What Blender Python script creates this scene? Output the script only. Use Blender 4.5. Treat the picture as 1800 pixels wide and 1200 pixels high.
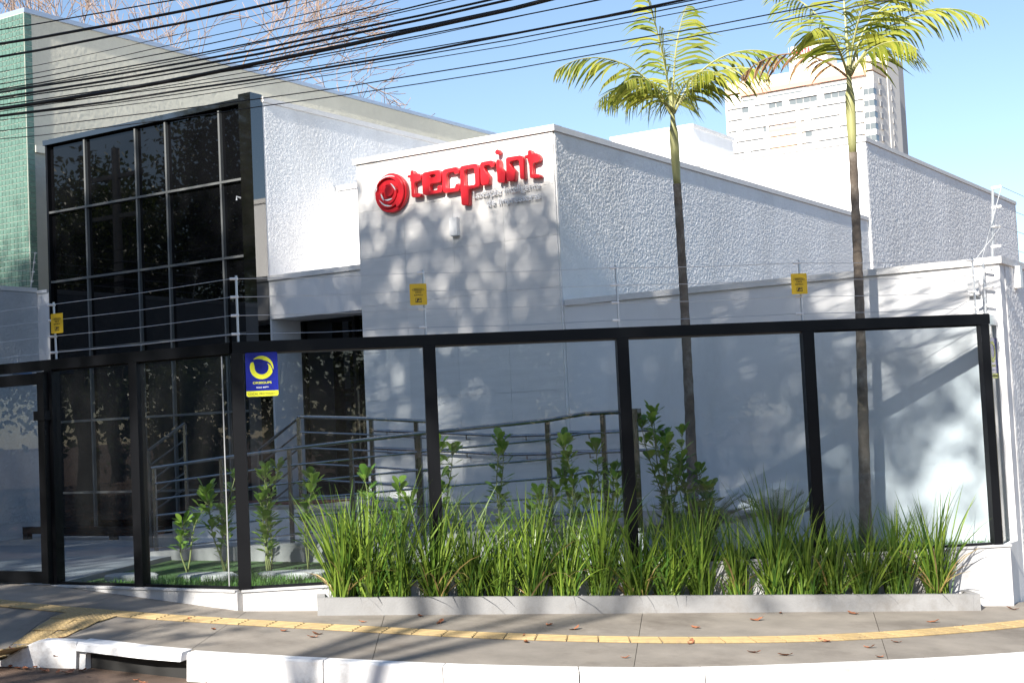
import bpy, bmesh, math, random
import numpy as np
from math import sin, cos, pi, radians, sqrt, atan2, hypot
from mathutils import Vector, Matrix

random.seed(7)
scene = bpy.context.scene
for o in list(bpy.data.objects):
    bpy.data.objects.remove(o, do_unlink=True)
COL = scene.collection

# ------------------------------------------------------------------ camera
YAW, PITCH, ROLL = radians(32.51), radians(3.376), radians(2.6545)
fwd = Vector((-sin(YAW)*cos(PITCH), cos(YAW)*cos(PITCH), sin(PITCH)))
rgt = Vector((cos(YAW), sin(YAW), 0))
upv = rgt.cross(fwd)
r2 = rgt*cos(ROLL) - upv*sin(ROLL)
u2 = upv*cos(ROLL) + rgt*sin(ROLL)
cam_data = bpy.data.cameras.new('camera')
cam_data.sensor_width = 36.0
cam_data.lens = 36.0*2541.5/1800.0
cam_data.clip_start = 0.1
cam_data.clip_end = 6000
cam = bpy.data.objects.new('camera', cam_data)
COL.objects.link(cam)
M = Matrix((r2, u2, -fwd)).transposed().to_4x4()
M.translation = Vector((0, 0, 1.7))
cam.matrix_world = M
scene.camera = cam

# ------------------------------------------------------------------ light
SUN_TO = Vector((0.070, -1.0, 0.642)).normalized()      # towards the sun
elev = math.asin(SUN_TO.z)
world = bpy.data.worlds.new('World')
scene.world = world
world.use_nodes = True
wn = world.node_tree
bg = wn.nodes['Background']
sky = wn.nodes.new('ShaderNodeTexSky')
sky.sky_type = 'NISHITA'
sky.sun_disc = False
sky.sun_elevation = elev
sky.sun_rotation = atan2(SUN_TO.x, SUN_TO.y)
sky.altitude = 500
sky.air_density = 1.0
sky.dust_density = 0.6
sky.ozone_density = 1.6
wn.links.new(sky.outputs[0], bg.inputs[0])
bg.inputs[1].default_value = 0.08
sun_data = bpy.data.lights.new('sun', 'SUN')
sun_data.energy = 5.0
sun_data.angle = radians(0.6)
sun_data.color = (1.0, 0.94, 0.84)
sun = bpy.data.objects.new('sun', sun_data)
COL.objects.link(sun)
sun.location = (0, -20, 30)
sun.rotation_euler = SUN_TO.to_track_quat('Z', 'Y').to_euler()
vs = scene.view_settings
vs.view_transform = 'Standard'
vs.look = 'None'
vs.gamma = 1
vs.use_curve_mapping = False
vs.exposure = 1.25

# ------------------------------------------------------------------ materials
def nodes(name):
    m = bpy.data.materials.new(name)
    m.use_nodes = True
    return m, m.node_tree, m.node_tree.nodes['Principled BSDF']

def mat(name, col, rough=0.7, metal=0.0, var=0.0, vscale=3.0, bump=0.0, bscale=40.0, bdist=0.01,
        ior=1.5, dirt=None, dscale=1.5, damt=0.5, stretch=None, rnd=0.0, vor=False):
    m, nt, b = nodes(name)
    N, L = nt.nodes, nt.links
    b.inputs['Roughness'].default_value = rough
    b.inputs['Metallic'].default_value = metal
    b.inputs['IOR'].default_value = ior
    tc = N.new('ShaderNodeTexCoord')
    src = tc.outputs['Object']
    if stretch:
        mp = N.new('ShaderNodeMapping')
        mp.inputs['Scale'].default_value = stretch
        L.new(src, mp.inputs[0])
        src = mp.outputs[0]
    c4 = (*col, 1)
    out = None
    if var > 0:
        nz = N.new('ShaderNodeTexNoise')
        nz.inputs['Scale'].default_value = vscale
        nz.inputs['Detail'].default_value = 6
        nz.inputs['Roughness'].default_value = 0.62
        L.new(src, nz.inputs['Vector'])
        cr = N.new('ShaderNodeValToRGB')
        cr.color_ramp.elements[0].position = 0.3
        cr.color_ramp.elements[1].position = 0.7
        cr.color_ramp.elements[0].color = tuple(max(0, v*(1-var)) for v in col)+(1,)
        cr.color_ramp.elements[1].color = tuple(min(1, v*(1+var)) for v in col)+(1,)
        L.new(nz.outputs['Fac'], cr.inputs[0])
        out = cr.outputs[0]
    if dirt:
        nz2 = N.new('ShaderNodeTexNoise')
        nz2.inputs['Scale'].default_value = dscale
        nz2.inputs['Detail'].default_value = 9
        nz2.inputs['Roughness'].default_value = 0.7
        L.new(src, nz2.inputs['Vector'])
        cr2 = N.new('ShaderNodeValToRGB')
        cr2.color_ramp.elements[0].position = 0.5
        cr2.color_ramp.elements[1].position = 0.72
        cr2.color_ramp.elements[0].color = (0, 0, 0, 1)
        cr2.color_ramp.elements[1].color = (damt, damt, damt, 1)
        L.new(nz2.outputs['Fac'], cr2.inputs[0])
        mx = N.new('ShaderNodeMixRGB')
        L.new(cr2.outputs[0], mx.inputs[0])
        if out:
            L.new(out, mx.inputs[1])
        else:
            mx.inputs[1].default_value = c4
        mx.inputs[2].default_value = (*dirt, 1)
        out = mx.outputs[0]
    if rnd > 0:
        oi = N.new('ShaderNodeObjectInfo')
        hs = N.new('ShaderNodeHueSaturation')
        mr = N.new('ShaderNodeMapRange')
        mr.inputs['To Min'].default_value = 1-rnd
        mr.inputs['To Max'].default_value = 1+rnd
        L.new(oi.outputs['Random'], mr.inputs['Value'])
        L.new(mr.outputs[0], hs.inputs['Value'])
        if out:
            L.new(out, hs.inputs['Color'])
        else:
            hs.inputs['Color'].default_value = c4
        out = hs.outputs[0]
    if out:
        L.new(out, b.inputs['Base Color'])
    else:
        b.inputs['Base Color'].default_value = c4
    if bump > 0:
        if vor:
            nb = N.new('ShaderNodeTexVoronoi')
            nb.inputs['Scale'].default_value = bscale
            ho = nb.outputs['Distance']
        else:
            nb = N.new('ShaderNodeTexNoise')
            nb.inputs['Scale'].default_value = bscale
            nb.inputs['Detail'].default_value = 3
            ho = nb.outputs['Fac']
        L.new(tc.outputs['Object'], nb.inputs['Vector'])
        bp = N.new('ShaderNodeBump')
        bp.inputs['Strength'].default_value = bump
        bp.inputs['Distance'].default_value = bdist
        L.new(ho, bp.inputs['Height'])
        L.new(bp.outputs[0], b.inputs['Normal'])
    return m

def leafmat(name, c1, c2, scale=3.0, transl=0.35, rough=0.45, rnd=0.12):
    m, nt, b = nodes(name)
    N, L = nt.nodes, nt.links
    geo = N.new('ShaderNodeNewGeometry')
    cr = N.new('ShaderNodeValToRGB')
    cr.color_ramp.elements[0].color = (*c1, 1)
    cr.color_ramp.elements[1].color = (*c2, 1)
    L.new(geo.outputs['Random Per Island'], cr.inputs[0])
    L.new(cr.outputs[0], b.inputs['Base Color'])
    b.inputs['Roughness'].default_value = rough
    tr = N.new('ShaderNodeBsdfTranslucent')
    L.new(cr.outputs[0], tr.inputs[0])
    mx = N.new('ShaderNodeMixShader')
    mx.inputs[0].default_value = transl
    L.new(b.outputs[0], mx.inputs[1])
    L.new(tr.outputs[0], mx.inputs[2])
    L.new(mx.outputs[0], nt.nodes['Material Output'].inputs[0])
    return m

def clearglass(name, tint=(0.905, 0.94, 0.96), ior=1.5, haze=0.004):
    m, nt, b = nodes(name)
    N, L = nt.nodes, nt.links
    tr = N.new('ShaderNodeBsdfTransparent')
    tr.inputs[0].default_value = (*tint, 1)
    gl = N.new('ShaderNodeBsdfGlossy')
    gl.inputs['Roughness'].default_value = 0.0
    gl.inputs[0].default_value = (1, 1, 1, 1)
    fr = N.new('ShaderNodeFresnel')
    fr.inputs[0].default_value = ior
    df = N.new('ShaderNodeBsdfDiffuse')
    df.inputs[0].default_value = (0.6, 0.6, 0.58, 1)
    nz = N.new('ShaderNodeTexNoise')
    nz.inputs['Scale'].default_value = 2.5
    nz.inputs['Detail'].default_value = 8
    tc = N.new('ShaderNodeTexCoord')
    L.new(tc.outputs['Object'], nz.inputs['Vector'])
    ml = N.new('ShaderNodeMath')
    ml.operation = 'MULTIPLY'
    ml.inputs[1].default_value = haze*2
    L.new(nz.outputs['Fac'], ml.inputs[0])
    m1 = N.new('ShaderNodeMixShader')
    L.new(ml.outputs[0], m1.inputs[0])
    L.new(tr.outputs[0], m1.inputs[1])
    L.new(df.outputs[0], m1.inputs[2])
    geo = N.new('ShaderNodeNewGeometry')
    inv = N.new('ShaderNodeMath'); inv.operation = 'SUBTRACT'; inv.inputs[0].default_value = 1.0
    L.new(geo.outputs['Backfacing'], inv.inputs[1])
    frm = N.new('ShaderNodeMath'); frm.operation = 'MULTIPLY'
    L.new(fr.outputs[0], frm.inputs[0]); L.new(inv.outputs[0], frm.inputs[1])
    m2 = N.new('ShaderNodeMixShader')
    L.new(frm.outputs[0], m2.inputs[0])
    L.new(m1.outputs[0], m2.inputs[1])
    L.new(gl.outputs[0], m2.inputs[2])
    L.new(m2.outputs[0], nt.nodes['Material Output'].inputs[0])
    return m

MT = dict(
    paint=mat('white_paint', (0.74, 0.74, 0.75), 0.75, var=0.03, vscale=1.3, bump=0.25, bscale=130, bdist=0.004,
              dirt=(0.45, 0.43, 0.40), dscale=1.4, damt=0.3, stretch=(1.0, 1.0, 0.35)),
    clad=mat('cladding_stone', (0.73, 0.71, 0.69), 0.6, var=0.06, vscale=2.0, stretch=(1.0, 1.0, 9.0), bump=0.15, bscale=60, bdist=0.004, rnd=0.03),
    stucco=mat('rough_stucco', (0.85, 0.845, 0.84), 0.9, var=0.07, vscale=0.9, dirt=(0.52, 0.51, 0.50), dscale=1.3, damt=0.35, stretch=(1.0, 1.0, 0.3), bump=0.5, bscale=90, bdist=0.01),
    stucco_grey=mat('grey_stucco', (0.50, 0.51, 0.52), 0.9, var=0.05, vscale=9, bump=0.5, bscale=90, bdist=0.01),
    nbwall=mat('olive_render', (0.56, 0.54, 0.455), 0.9, var=0.06, vscale=2.5, bump=0.5, bscale=90, bdist=0.01),
    nbband=mat('cream_band', (0.55, 0.55, 0.48), 0.8, var=0.03),
    cope=mat('coping_paint', (0.7, 0.69, 0.68), 0.7, var=0.08, vscale=6, bump=0.4, bscale=60, bdist=0.006),
    black=mat('black_aluminium', (0.005, 0.0055, 0.007), 0.36, ior=1.3, bump=0.05, bscale=6, bdist=0.002),
    blackshiny=mat('black_glossy_panel', (0.006, 0.006, 0.006), 0.04, ior=2.2),
    mull=mat('aluminium_cap', (0.105, 0.11, 0.11), 0.4, metal=0.0),
    tint=mat('black_tinted_glass', (0.003, 0.0032, 0.004), 0.012, ior=1.44, bump=0.02, bscale=1.1, bdist=0.01),
    glass=clearglass('clear_fence_glass'),
    red=mat('red_acrylic', (0.62, 0.018, 0.028), 0.3, var=0.04),
    whiteletter=mat('white_acrylic', (0.8, 0.8, 0.82), 0.4),
    white=mat('white_plastic', (0.82, 0.82, 0.82), 0.4),
    galv=mat('galvanised', (0.55, 0.57, 0.6), 0.35, metal=0.6),
    wire=mat('steel_wire', (0.62, 0.64, 0.66), 0.3, metal=0.7),
    steel=mat('stainless_steel', (0.27, 0.265, 0.26), 0.2, metal=1.0, var=0.12, vscale=5),
    yellow=mat('yellow_sign', (0.80, 0.52, 0.02), 0.45, var=0.05, vscale=12),
    ink=mat('black_ink', (0.03, 0.025, 0.02), 0.6),
    blue=mat('blue_sign', (0.012, 0.02, 0.24), 0.22),
    lime=mat('lime_ink', (0.68, 0.70, 0.03), 0.4),
    palew=mat('pale_ink', (0.75, 0.78, 0.85), 0.4),
    concrete=mat('sidewalk_concrete', (0.215, 0.192, 0.165), 0.85, var=0.2, vscale=2.2, bump=0.5, bscale=45, bdist=0.004,
                 dirt=(0.10, 0.083, 0.068), dscale=0.9, damt=0.85, rnd=0.04),
    joint=mat('joint_dirt', (0.11, 0.095, 0.08), 0.95, var=0.2),
    kerb=mat('kerb_paint', (0.78, 0.78, 0.79), 0.75, var=0.04, vscale=4, bump=0.4, bscale=50, bdist=0.006,
             dirt=(0.26, 0.215, 0.18), dscale=2.6, damt=0.8),
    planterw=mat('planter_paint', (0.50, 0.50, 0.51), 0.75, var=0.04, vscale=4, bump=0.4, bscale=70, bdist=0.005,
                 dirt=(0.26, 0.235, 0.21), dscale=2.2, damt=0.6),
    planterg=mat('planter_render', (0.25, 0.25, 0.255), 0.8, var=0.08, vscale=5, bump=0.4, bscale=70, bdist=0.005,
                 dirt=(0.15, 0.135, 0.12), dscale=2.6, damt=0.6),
    asphalt=mat('dirty_asphalt', (0.115, 0.078, 0.058), 0.9, var=0.35, vscale=1.6, bump=0.8, bscale=140, bdist=0.008,
                dirt=(0.24, 0.14, 0.09), dscale=0.8, damt=0.7),
    tactile=mat('tactile_yellow', (0.38, 0.275, 0.13), 0.75, var=0.2, vscale=5, dirt=(0.22, 0.165, 0.10), dscale=4, damt=0.85,
                bump=0.3, bscale=120, bdist=0.002, rnd=0.12),
    floor=mat('forecourt_concrete', (0.24, 0.25, 0.26), 0.7, var=0.1, vscale=1.2, bump=0.2, bscale=90, bdist=0.003),
    ramp=mat('ramp_concrete', (0.30, 0.285, 0.27), 0.85, var=0.12, vscale=2.2, bump=0.3, bscale=90, bdist=0.003),
    soil=mat('dark_soil', (0.045, 0.028, 0.018), 0.95, var=0.5, vscale=22, bump=1.0, bscale=50, bdist=0.02),
    verge=mat('leaf_strewn_earth', (0.095, 0.052, 0.033), 0.95, var=0.45, vscale=2, bump=1.0, bscale=25, bdist=0.03),
    turf=mat('turf_base', (0.05, 0.10, 0.02), 0.95, var=0.4, vscale=14),
    stone=mat('stepping_stone', (0.42, 0.40, 0.37), 0.85, var=0.12, vscale=8, bump=0.5, bscale=40, bdist=0.01),
    trunk=mat('palm_trunk', (0.155, 0.125, 0.10), 0.9, var=0.3, vscale=9, dirt=(0.34, 0.31, 0.27), dscale=5, damt=0.8, bump=0.6, bscale=40, bdist=0.008),
    trunk_green=mat('palm_crownshaft', (0.31, 0.31, 0.13), 0.5, var=0.2, vscale=4, stretch=(3, 3, 0.5)),
    bark=mat('tree_bark', (0.10, 0.075, 0.055), 0.95, var=0.35, vscale=8, bump=0.8, bscale=25, bdist=0.02),
    twig=mat('bare_twig', (0.32, 0.235, 0.19), 0.9, var=0.2, vscale=2),
    stem=mat('plant_stem', (0.20, 0.22, 0.07), 0.7, var=0.3),
    tile=mat('green_tile', (0.10, 0.18, 0.148), 0.3, var=0.22, vscale=14),
    grout=mat('tile_grout', (0.46, 0.48, 0.43), 0.9),
    flash=mat('metal_flashing', (0.42, 0.48, 0.58), 0.35, metal=0.5),
    cable=mat('cable_sheath', (0.012, 0.012, 0.014), 0.5),
    leaf_dry=mat('dry_leaf', (0.30, 0.115, 0.055), 0.8, var=0.3, vscale=20, rnd=0.35),
    twhite=mat('tower_white', (0.78, 0.77, 0.76), 0.8, var=0.02),
    tpeach=mat('tower_peach', (0.80, 0.64, 0.47), 0.8),
    tpink=mat('tower_terracotta', (0.60, 0.33, 0.25), 0.8),
    tgrey=mat('tower_grey', (0.48, 0.47, 0.46), 0.8),
    tpale=mat('tower_pale_glass', (0.50, 0.53, 0.55), 0.2, ior=1.5),
    tglass=mat('tower_glass', (0.14, 0.16, 0.17), 0.12, ior=1.6),
    tframe=mat('tower_frame', (0.36, 0.36, 0.37), 0.6),
    tside=mat('tower_side_lightened', (0.87, 0.83, 0.76), 0.8),  # peach lightened for the unlit side, light put into the colour
    roof=mat('roof_membrane', (0.45, 0.45, 0.45), 0.9),
    carpaint=mat('blue_grey_paint', (0.06, 0.08, 0.13), 0.25, ior=1.6),
    rubber=mat('rubber', (0.015, 0.015, 0.015), 0.8),
    lamp=mat('lamp_lens', (0.6, 0.6, 0.62), 0.2),
    wood=mat('cut_wood', (0.30, 0.21, 0.14), 0.9, var=0.25, vscale=12),
)
MT['grass'] = leafmat('strap_grass', (0.034, 0.10, 0.012), (0.22, 0.31, 0.042), transl=0.30, rough=0.38)
MT['grass_dry'] = leafmat('dry_strap', (0.32, 0.24, 0.08), (0.42, 0.30, 0.14), transl=0.25)
MT['lawn'] = leafmat('lawn_blade', (0.06, 0.16, 0.02), (0.16, 0.30, 0.05), transl=0.3)
MT['clusia'] = leafmat('obovate_leaf', (0.10, 0.21, 0.025), (0.30, 0.42, 0.06), transl=0.38, rough=0.3)
MT['palmleaf'] = leafmat('palm_leaflet', (0.14, 0.20, 0.02), (0.42, 0.42, 0.07), transl=0.45, rough=0.35)
MT['palmdry'] = leafmat('palm_dry_leaflet', (0.26, 0.13, 0.07), (0.36, 0.22, 0.11), transl=0.3)
MT['cycad'] = leafmat('cycad_leaflet', (0.035, 0.085, 0.02), (0.09, 0.16, 0.04), transl=0.2)
MT['treeleaf'] = leafmat('tree_leaf', (0.035, 0.07, 0.012), (0.11, 0.14, 0.02), transl=0.25)

# ------------------------------------------------------------------ mesh helpers
class MB:
    def __init__(s):
        s.v = []; s.f = []
    def add(s, vs, fs):
        n = len(s.v)
        s.v += [tuple(p) for p in vs]
        s.f += [tuple(i+n for i in f) for f in fs]
        return s
    def box(s, x0, x1, y0, y1, z0, z1):
        return s.add([(x0,y0,z0),(x1,y0,z0),(x1,y1,z0),(x0,y1,z0),(x0,y0,z1),(x1,y0,z1),(x1,y1,z1),(x0,y1,z1)],
                     [(0,3,2,1),(4,5,6,7),(0,1,5,4),(1,2,6,5),(2,3,7,6),(3,0,4,7)])
    def obox(s, p, q, w, z0, z1, z0b=None, z1b=None, off=0.0):
        """box along the plan segment p-q, width w, heights may differ at the q end"""
        d = Vector((q[0]-p[0], q[1]-p[1])); d.normalize()
        n = Vector((-d.y, d.x))
        z0b = z0 if z0b is None else z0b
        z1b = z1 if z1b is None else z1b
        a, b = n*(off-w/2), n*(off+w/2)
        pts = [(p[0]+a.x,p[1]+a.y,z0),(q[0]+a.x,q[1]+a.y,z0b),(q[0]+b.x,q[1]+b.y,z0b),(p[0]+b.x,p[1]+b.y,z0),
               (p[0]+a.x,p[1]+a.y,z1),(q[0]+a.x,q[1]+a.y,z1b),(q[0]+b.x,q[1]+b.y,z1b),(p[0]+b.x,p[1]+b.y,z1)]
        return s.add(pts, [(0,3,2,1),(4,5,6,7),(0,1,5,4),(1,2,6,5),(2,3,7,6),(3,0,4,7)])
    def tube(s, pts, r, n=8, cap=True):
        pts = [Vector(p) for p in pts]
        rr = r if isinstance(r, (list, tuple)) else [r]*len(pts)
        base = len(s.v)
        prev = None
        for i, p in enumerate(pts):
            if i == 0: t = pts[1]-p
            elif i == len(pts)-1: t = p-pts[i-1]
            else: t = pts[i+1]-pts[i-1]
            t.normalize()
            if prev is None:
                a = t.cross(Vector((0,0,1)))
                if a.length < 1e-3: a = t.cross(Vector((0,1,0)))
            else:
                a = prev - t*prev.dot(t)
            a.normalize(); prev = a
            b = t.cross(a)
            for k in range(n):
                w = 2*pi*k/n
                s.v.append(tuple(p + a*(cos(w)*rr[i]) + b*(sin(w)*rr[i])))
        for i in range(len(pts)-1):
            for k in range(n):
                k2 = (k+1) % n
                s.f.append((base+i*n+k, base+i*n+k2, base+(i+1)*n+k2, base+(i+1)*n+k))
        if cap:
            s.f.append(tuple(base+k for k in reversed(range(n))))
            e = base+(len(pts)-1)*n
            s.f.append(tuple(e+k for k in range(n)))
        return s
    def prism(s, poly, z0, z1):
        """poly: plan points counter-clockwise; z0/z1 numbers or lists"""
        n = len(poly)
        za = z0 if isinstance(z0, (list, tuple)) else [z0]*n
        zb = z1 if isinstance(z1, (list, tuple)) else [z1]*n
        vs = [(p[0],p[1],za[i]) for i, p in enumerate(poly)] + [(p[0],p[1],zb[i]) for i, p in enumerate(poly)]
        fs = [tuple(reversed(range(n))), tuple(range(n, 2*n))]
        for i in range(n):
            j = (i+1) % n
            fs.append((i, j, n+j, n+i))
        return s.add(vs, fs)
    def build(s, name, m, parent=None, smooth=False, bevel=0.0):
        me = bpy.data.meshes.new(name)
        vs = s.v
        if parent is not None:
            inv = wmat(parent).inverted()
            vs = [tuple(inv @ Vector(p)) for p in vs]
        me.from_pydata(vs, [], s.f)
        me.materials.append(MT[m] if isinstance(m, str) else m)
        if smooth:
            me.polygons.foreach_set('use_smooth', [True]*len(me.polygons))
        if bevel > 0:
            bm = bmesh.new(); bm.from_mesh(me)
            bmesh.ops.bevel(bm, geom=bm.edges[:], offset=bevel, segments=1, affect='EDGES')
            bm.to_mesh(me); bm.free()
        me.update()
        o = bpy.data.objects.new(name, me)
        COL.objects.link(o)
        if parent is not None:
            o.parent = parent
        return o

def wmat(o):
    m = Matrix.LocRotScale(o.location, o.rotation_euler, o.scale)
    return wmat(o.parent) @ m if o.parent else m

def tag(o, label=None, cat=None, group=None, kind=None):
    if label: o['label'] = label
    if cat: o['category'] = cat
    if group: o['group'] = group
    if kind: o['kind'] = kind
    return o

def thing(name, label, cat, loc=(0,0,0), rz=0.0, group=None):
    o = bpy.data.objects.new(name, None)
    o.empty_display_size = 0.2
    COL.objects.link(o)
    o.location = loc
    o.rotation_euler = (0, 0, rz)
    return tag(o, label, cat, group)

def copy_tree(o, parent=None):
    c = o.copy(); COL.objects.link(c)
    if parent: c.parent = parent
    for ch in list(o.children): copy_tree(ch, c)
    return c

def shape(name, polys, depth, m, parent, loc, rot=(pi/2, 0, 0), bevel=0.0, circ=None):
    """flat outline (with holes) extruded; outline lies in local x/y, stands up after rot"""
    cu = bpy.data.curves.new(name, 'CURVE')
    cu.dimensions = '2D'; cu.fill_mode = 'BOTH'
    cu.extrude = depth/2 - bevel; cu.offset = -bevel*1.6; cu.bevel_depth = bevel; cu.bevel_resolution = 1
    for poly in polys:
        sp = cu.splines.new('POLY')
        sp.points.add(len(poly)-1)
        for i, p in enumerate(poly): sp.points[i].co = (p[0], p[1], 0, 1)
        sp.use_cyclic_u = True
    return curve_obj(name, cu, m, parent, loc, rot)

def curve_obj(name, cu, m, parent, loc, rot):
    t = bpy.data.objects.new('tmp', cu); COL.objects.link(t)
    dg = bpy.context.evaluated_depsgraph_get()
    me = bpy.data.meshes.new_from_object(t.evaluated_get(dg))
    bpy.data.objects.remove(t, do_unlink=True); bpy.data.curves.remove(cu)
    me.name = name
    me.materials.clear(); me.materials.append(MT[m])
    o = bpy.data.objects.new(name, me); COL.objects.link(o)
    o.location = loc; o.rotation_euler = rot
    if parent: o.parent = parent
    return o

def text(name, body, width, m, parent, loc, rot=(pi/2, 0, 0), depth=0.002, height=None, align='LEFT', bold=0.0):
    cu = bpy.data.curves.new(name, 'FONT')
    cu.body = body; cu.size = 1.0; cu.extrude = 0.0
    cu.align_x = align; cu.offset = bold
    t = bpy.data.objects.new('tmp', cu); COL.objects.link(t)
    bpy.context.view_layer.update()
    w = max(t.dimensions.x, 1e-4); h = max(t.dimensions.y, 1e-4)
    sx = width/w
    sy = (height/h) if height else sx
    cu.extrude = depth/2/sx
    dg = bpy.context.evaluated_depsgraph_get()
    bpy.context.view_layer.update()
    me = bpy.data.meshes.new_from_object(t.evaluated_get(dg))
    bpy.data.objects.remove(t, do_unlink=True); bpy.data.curves.remove(cu)
    me.transform(Matrix.Diagonal((sx, sy, sx, 1)))
    me.materials.clear(); me.materials.append(MT[m])
    o = bpy.data.objects.new(name, me); COL.objects.link(o)
    o.location = loc; o.rotation_euler = rot
    if parent: o.parent = parent
    return o

def np_mesh(name, V, F, m, parent=None):
    """V (n,3), F (k,3|4) numpy"""
    me = bpy.data.meshes.new(name)
    V = np.asarray(V, np.float32); F = np.asarray(F, np.int32)
    if parent is not None:
        inv = np.array(wmat(parent).inverted())
        V = V @ inv[:3, :3].T.astype(np.float32) + inv[:3, 3].astype(np.float32)
    k, w = F.shape
    me.vertices.add(len(V)); me.vertices.foreach_set('co', V.ravel())
    me.loops.add(k*w); me.loops.foreach_set('vertex_index', F.ravel())
    me.polygons.add(k); me.polygons.foreach_set('loop_start', np.arange(0, k*w, w, dtype=np.int32))
    me.materials.append(MT[m] if isinstance(m, str) else m)
    me.update(calc_edges=True)
    o = bpy.data.objects.new(name, me); COL.objects.link(o)
    if parent is not None: o.parent = parent
    return o

def circle(r, n=40, cx=0, cy=0, a0=0.0):
    return [(cx+r*cos(a0+2*pi*k/n), cy+r*sin(a0+2*pi*k/n)) for k in range(n)]

def relief(name, parent, m, x, y0, y1, zlo, zhi, step, amp, seed, top=None):
    """a +X facing skin of thrown stucco: a real height field a few millimetres proud of plane x"""
    rg = np.random.default_rng(seed)
    ny, nz = max(2, int((y1-y0)/step)), max(2, int((zhi-zlo)/step))
    H = rg.uniform(0, 1, (nz+1, ny+1))
    H = (4*H+np.roll(H,1,0)+np.roll(H,1,1)+np.roll(H,-1,0)+np.roll(H,-1,1))/8.0
    H = np.clip((H-0.15)/0.7, 0, 1)*amp
    yy = np.linspace(y0, y1, ny+1)[None,:]+rg.uniform(-.3,.3,(nz+1,ny+1))*step
    zz = np.linspace(zlo, zhi, nz+1)[:,None]+rg.uniform(-.3,.3,(nz+1,ny+1))*step
    yy[:,0] = y0; yy[:,-1] = y1; zz[0] = zlo; zz[-1] = zhi
    H[0] = H[-1] = 0.001; H[:,0] = H[:,-1] = 0.001
    V = np.stack([x+0.001+H, yy, zz], 2).reshape(-1,3)
    i = np.arange(nz)[:,None]*(ny+1)+np.arange(ny)[None,:]
    Fq = np.stack([i, i+1, i+ny+2, i+ny+1], 2).reshape(-1,4)
    return np_mesh(name, V, Fq, m, parent)

# ------------------------------------------------------------------ ground, road, pavement
def lerp(a, b, t): return a + (b-a)*t
def clamp(v, a=0.0, b=1.0): return max(a, min(b, v))
def smooth(t): t = clamp(t); return t*t*(3-2*t)
def g(x): return 0.19 - 0.072*(clamp(x, -11.55, -0.5)+9.05)       # pavement level falls along the street
def road_z(x, y):
    near = g(x) - 0.20
    return lerp(-0.15, near, smooth((y-0.8)/5.5))
def walk_z(x, y):
    z = g(x)
    w = smooth((-9.15-x)/0.7)*smooth((8.5-y)/1.0)                     # dropped driveway on the left
    return lerp(z, road_z(x, y)+0.02, w)

o = MB().add([(-3000,-3000,-0.62),(3000,-3000,-0.62),(3000,3000,-0.62),(-3000,3000,-0.62)], [(0,1,2,3)]).build('ground', 'verge')
tag(o, 'bare brown earth stretching to the horizon', None, kind='structure')
mb = MB()
xs = [-120,-90,-70,-55,-45,-38,-32,-27,-23,-20,-18,-16,-14.5,-13.2,-12.2,-11.4,-10.6,-9.9,-9.3,-8.7,-8.1,-7.5,-6.9,-6.3,-5.6,-4.9,-4.2,-3.5,-2.8,-2.0,-1.2,-.4,1,3,6,10,20,40,80]
ys = [0.45,1,1.6,2.2,3,4,5,5.8,6.5,7.1,7.7,8.3,9,10,12,15,20,30,60]
for y in ys:
    for x in xs: mb.v.append((x, y, road_z(x, y)))
nx = len(xs)
for j in range(len(ys)-1):
    for i in range(nx-1):
        mb.f.append((j*nx+i, j*nx+i+1, (j+1)*nx+i+1, (j+1)*nx+i))
tag(mb.build('road', 'asphalt', smooth=True), 'brown dusty asphalt road below the white kerb', None, kind='structure')

KB = [((-30,7.35),(-30,9.53)),((-14,7.35),(-14,9.53)),((-9.8,7.42),(-10.6,9.53)),((-9.12,7.80),(-9.7,9.53)),((-8.18,7.97),(-9.05,9.53)),
      ((-6.84,8.49),(-8.12,10.31)),((-5.85,8.97),(-7.1,11.17)),((-4.81,9.67),(-5.95,12.14)),((-3.86,10.64),(-4.9,13.02)),((-2.89,11.83),(-3.5,14.46)),
      ((-2.1,13.2),(-3.49,15.3)),((-1.6,15.0),(-3.49,16.6)),((-1.3,18.0),(-3.49,18.6)),((-1.2,30.0),(-3.49,30.0))]
def crom(pts, v):
    i = int(clamp(math.floor(v), 0, len(pts)-2)); t = v-i
    p1, p2 = Vector(pts[i]), Vector(pts[i+1])
    if i < 3: return p1.lerp(p2, t)
    p0 = Vector(pts[i-1]); p3 = Vector(pts[min(i+2, len(pts)-1)])
    return 0.5*((2*p1)+(p2-p0)*t+(2*p0-5*p1+4*p2-p3)*t*t+(3*p1-p0-3*p2+p3)*t**3)
KP = [k for k, b in KB]; BP = [b for k, b in KB]
def KE(v): return crom(KP, v)
def BE(v):
    i = int(clamp(math.floor(v), 0, len(BP)-2)); t = v-i
    return Vector(BP[i]).lerp(Vector(BP[i+1]), t)
def wpt(v, w):
    p = KE(v).lerp(BE(v), w); return (p.x, p.y)

def strip(v0, v1, w0, w1, nv, nw, dz, thick, gap=0.0):
    mb = MB()
    a, b = v0+gap, v1-gap
    for j in range(nw+1):
        for i in range(nv+1):
            x, y = wpt(lerp(a, b, i/nv), lerp(w0, w1, j/nw))
            mb.v.append((x, y, walk_z(x, y)+dz))
    n = nv+1
    for j in range(nw):
        for i in range(nv): mb.f.append((j*n+i, j*n+i+1, (j+1)*n+i+1, (j+1)*n+i))
    if thick:
        ring = [i for i in range(n)] + [j*n+nv for j in range(1, nw+1)] + [nw*n+i for i in range(nv-1, -1, -1)] + [j*n for j in range(nw-1, 0, -1)]
        base = len(mb.v)
        for r in ring:
            p = mb.v[r]; mb.v.append((p[0], p[1], p[2]-thick))
        m_ = len(ring)
        for k in range(m_):
            k2 = (k+1) % m_
            mb.f.append((ring[k], base+k, base+k2, ring[k2]))
    return mb
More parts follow.
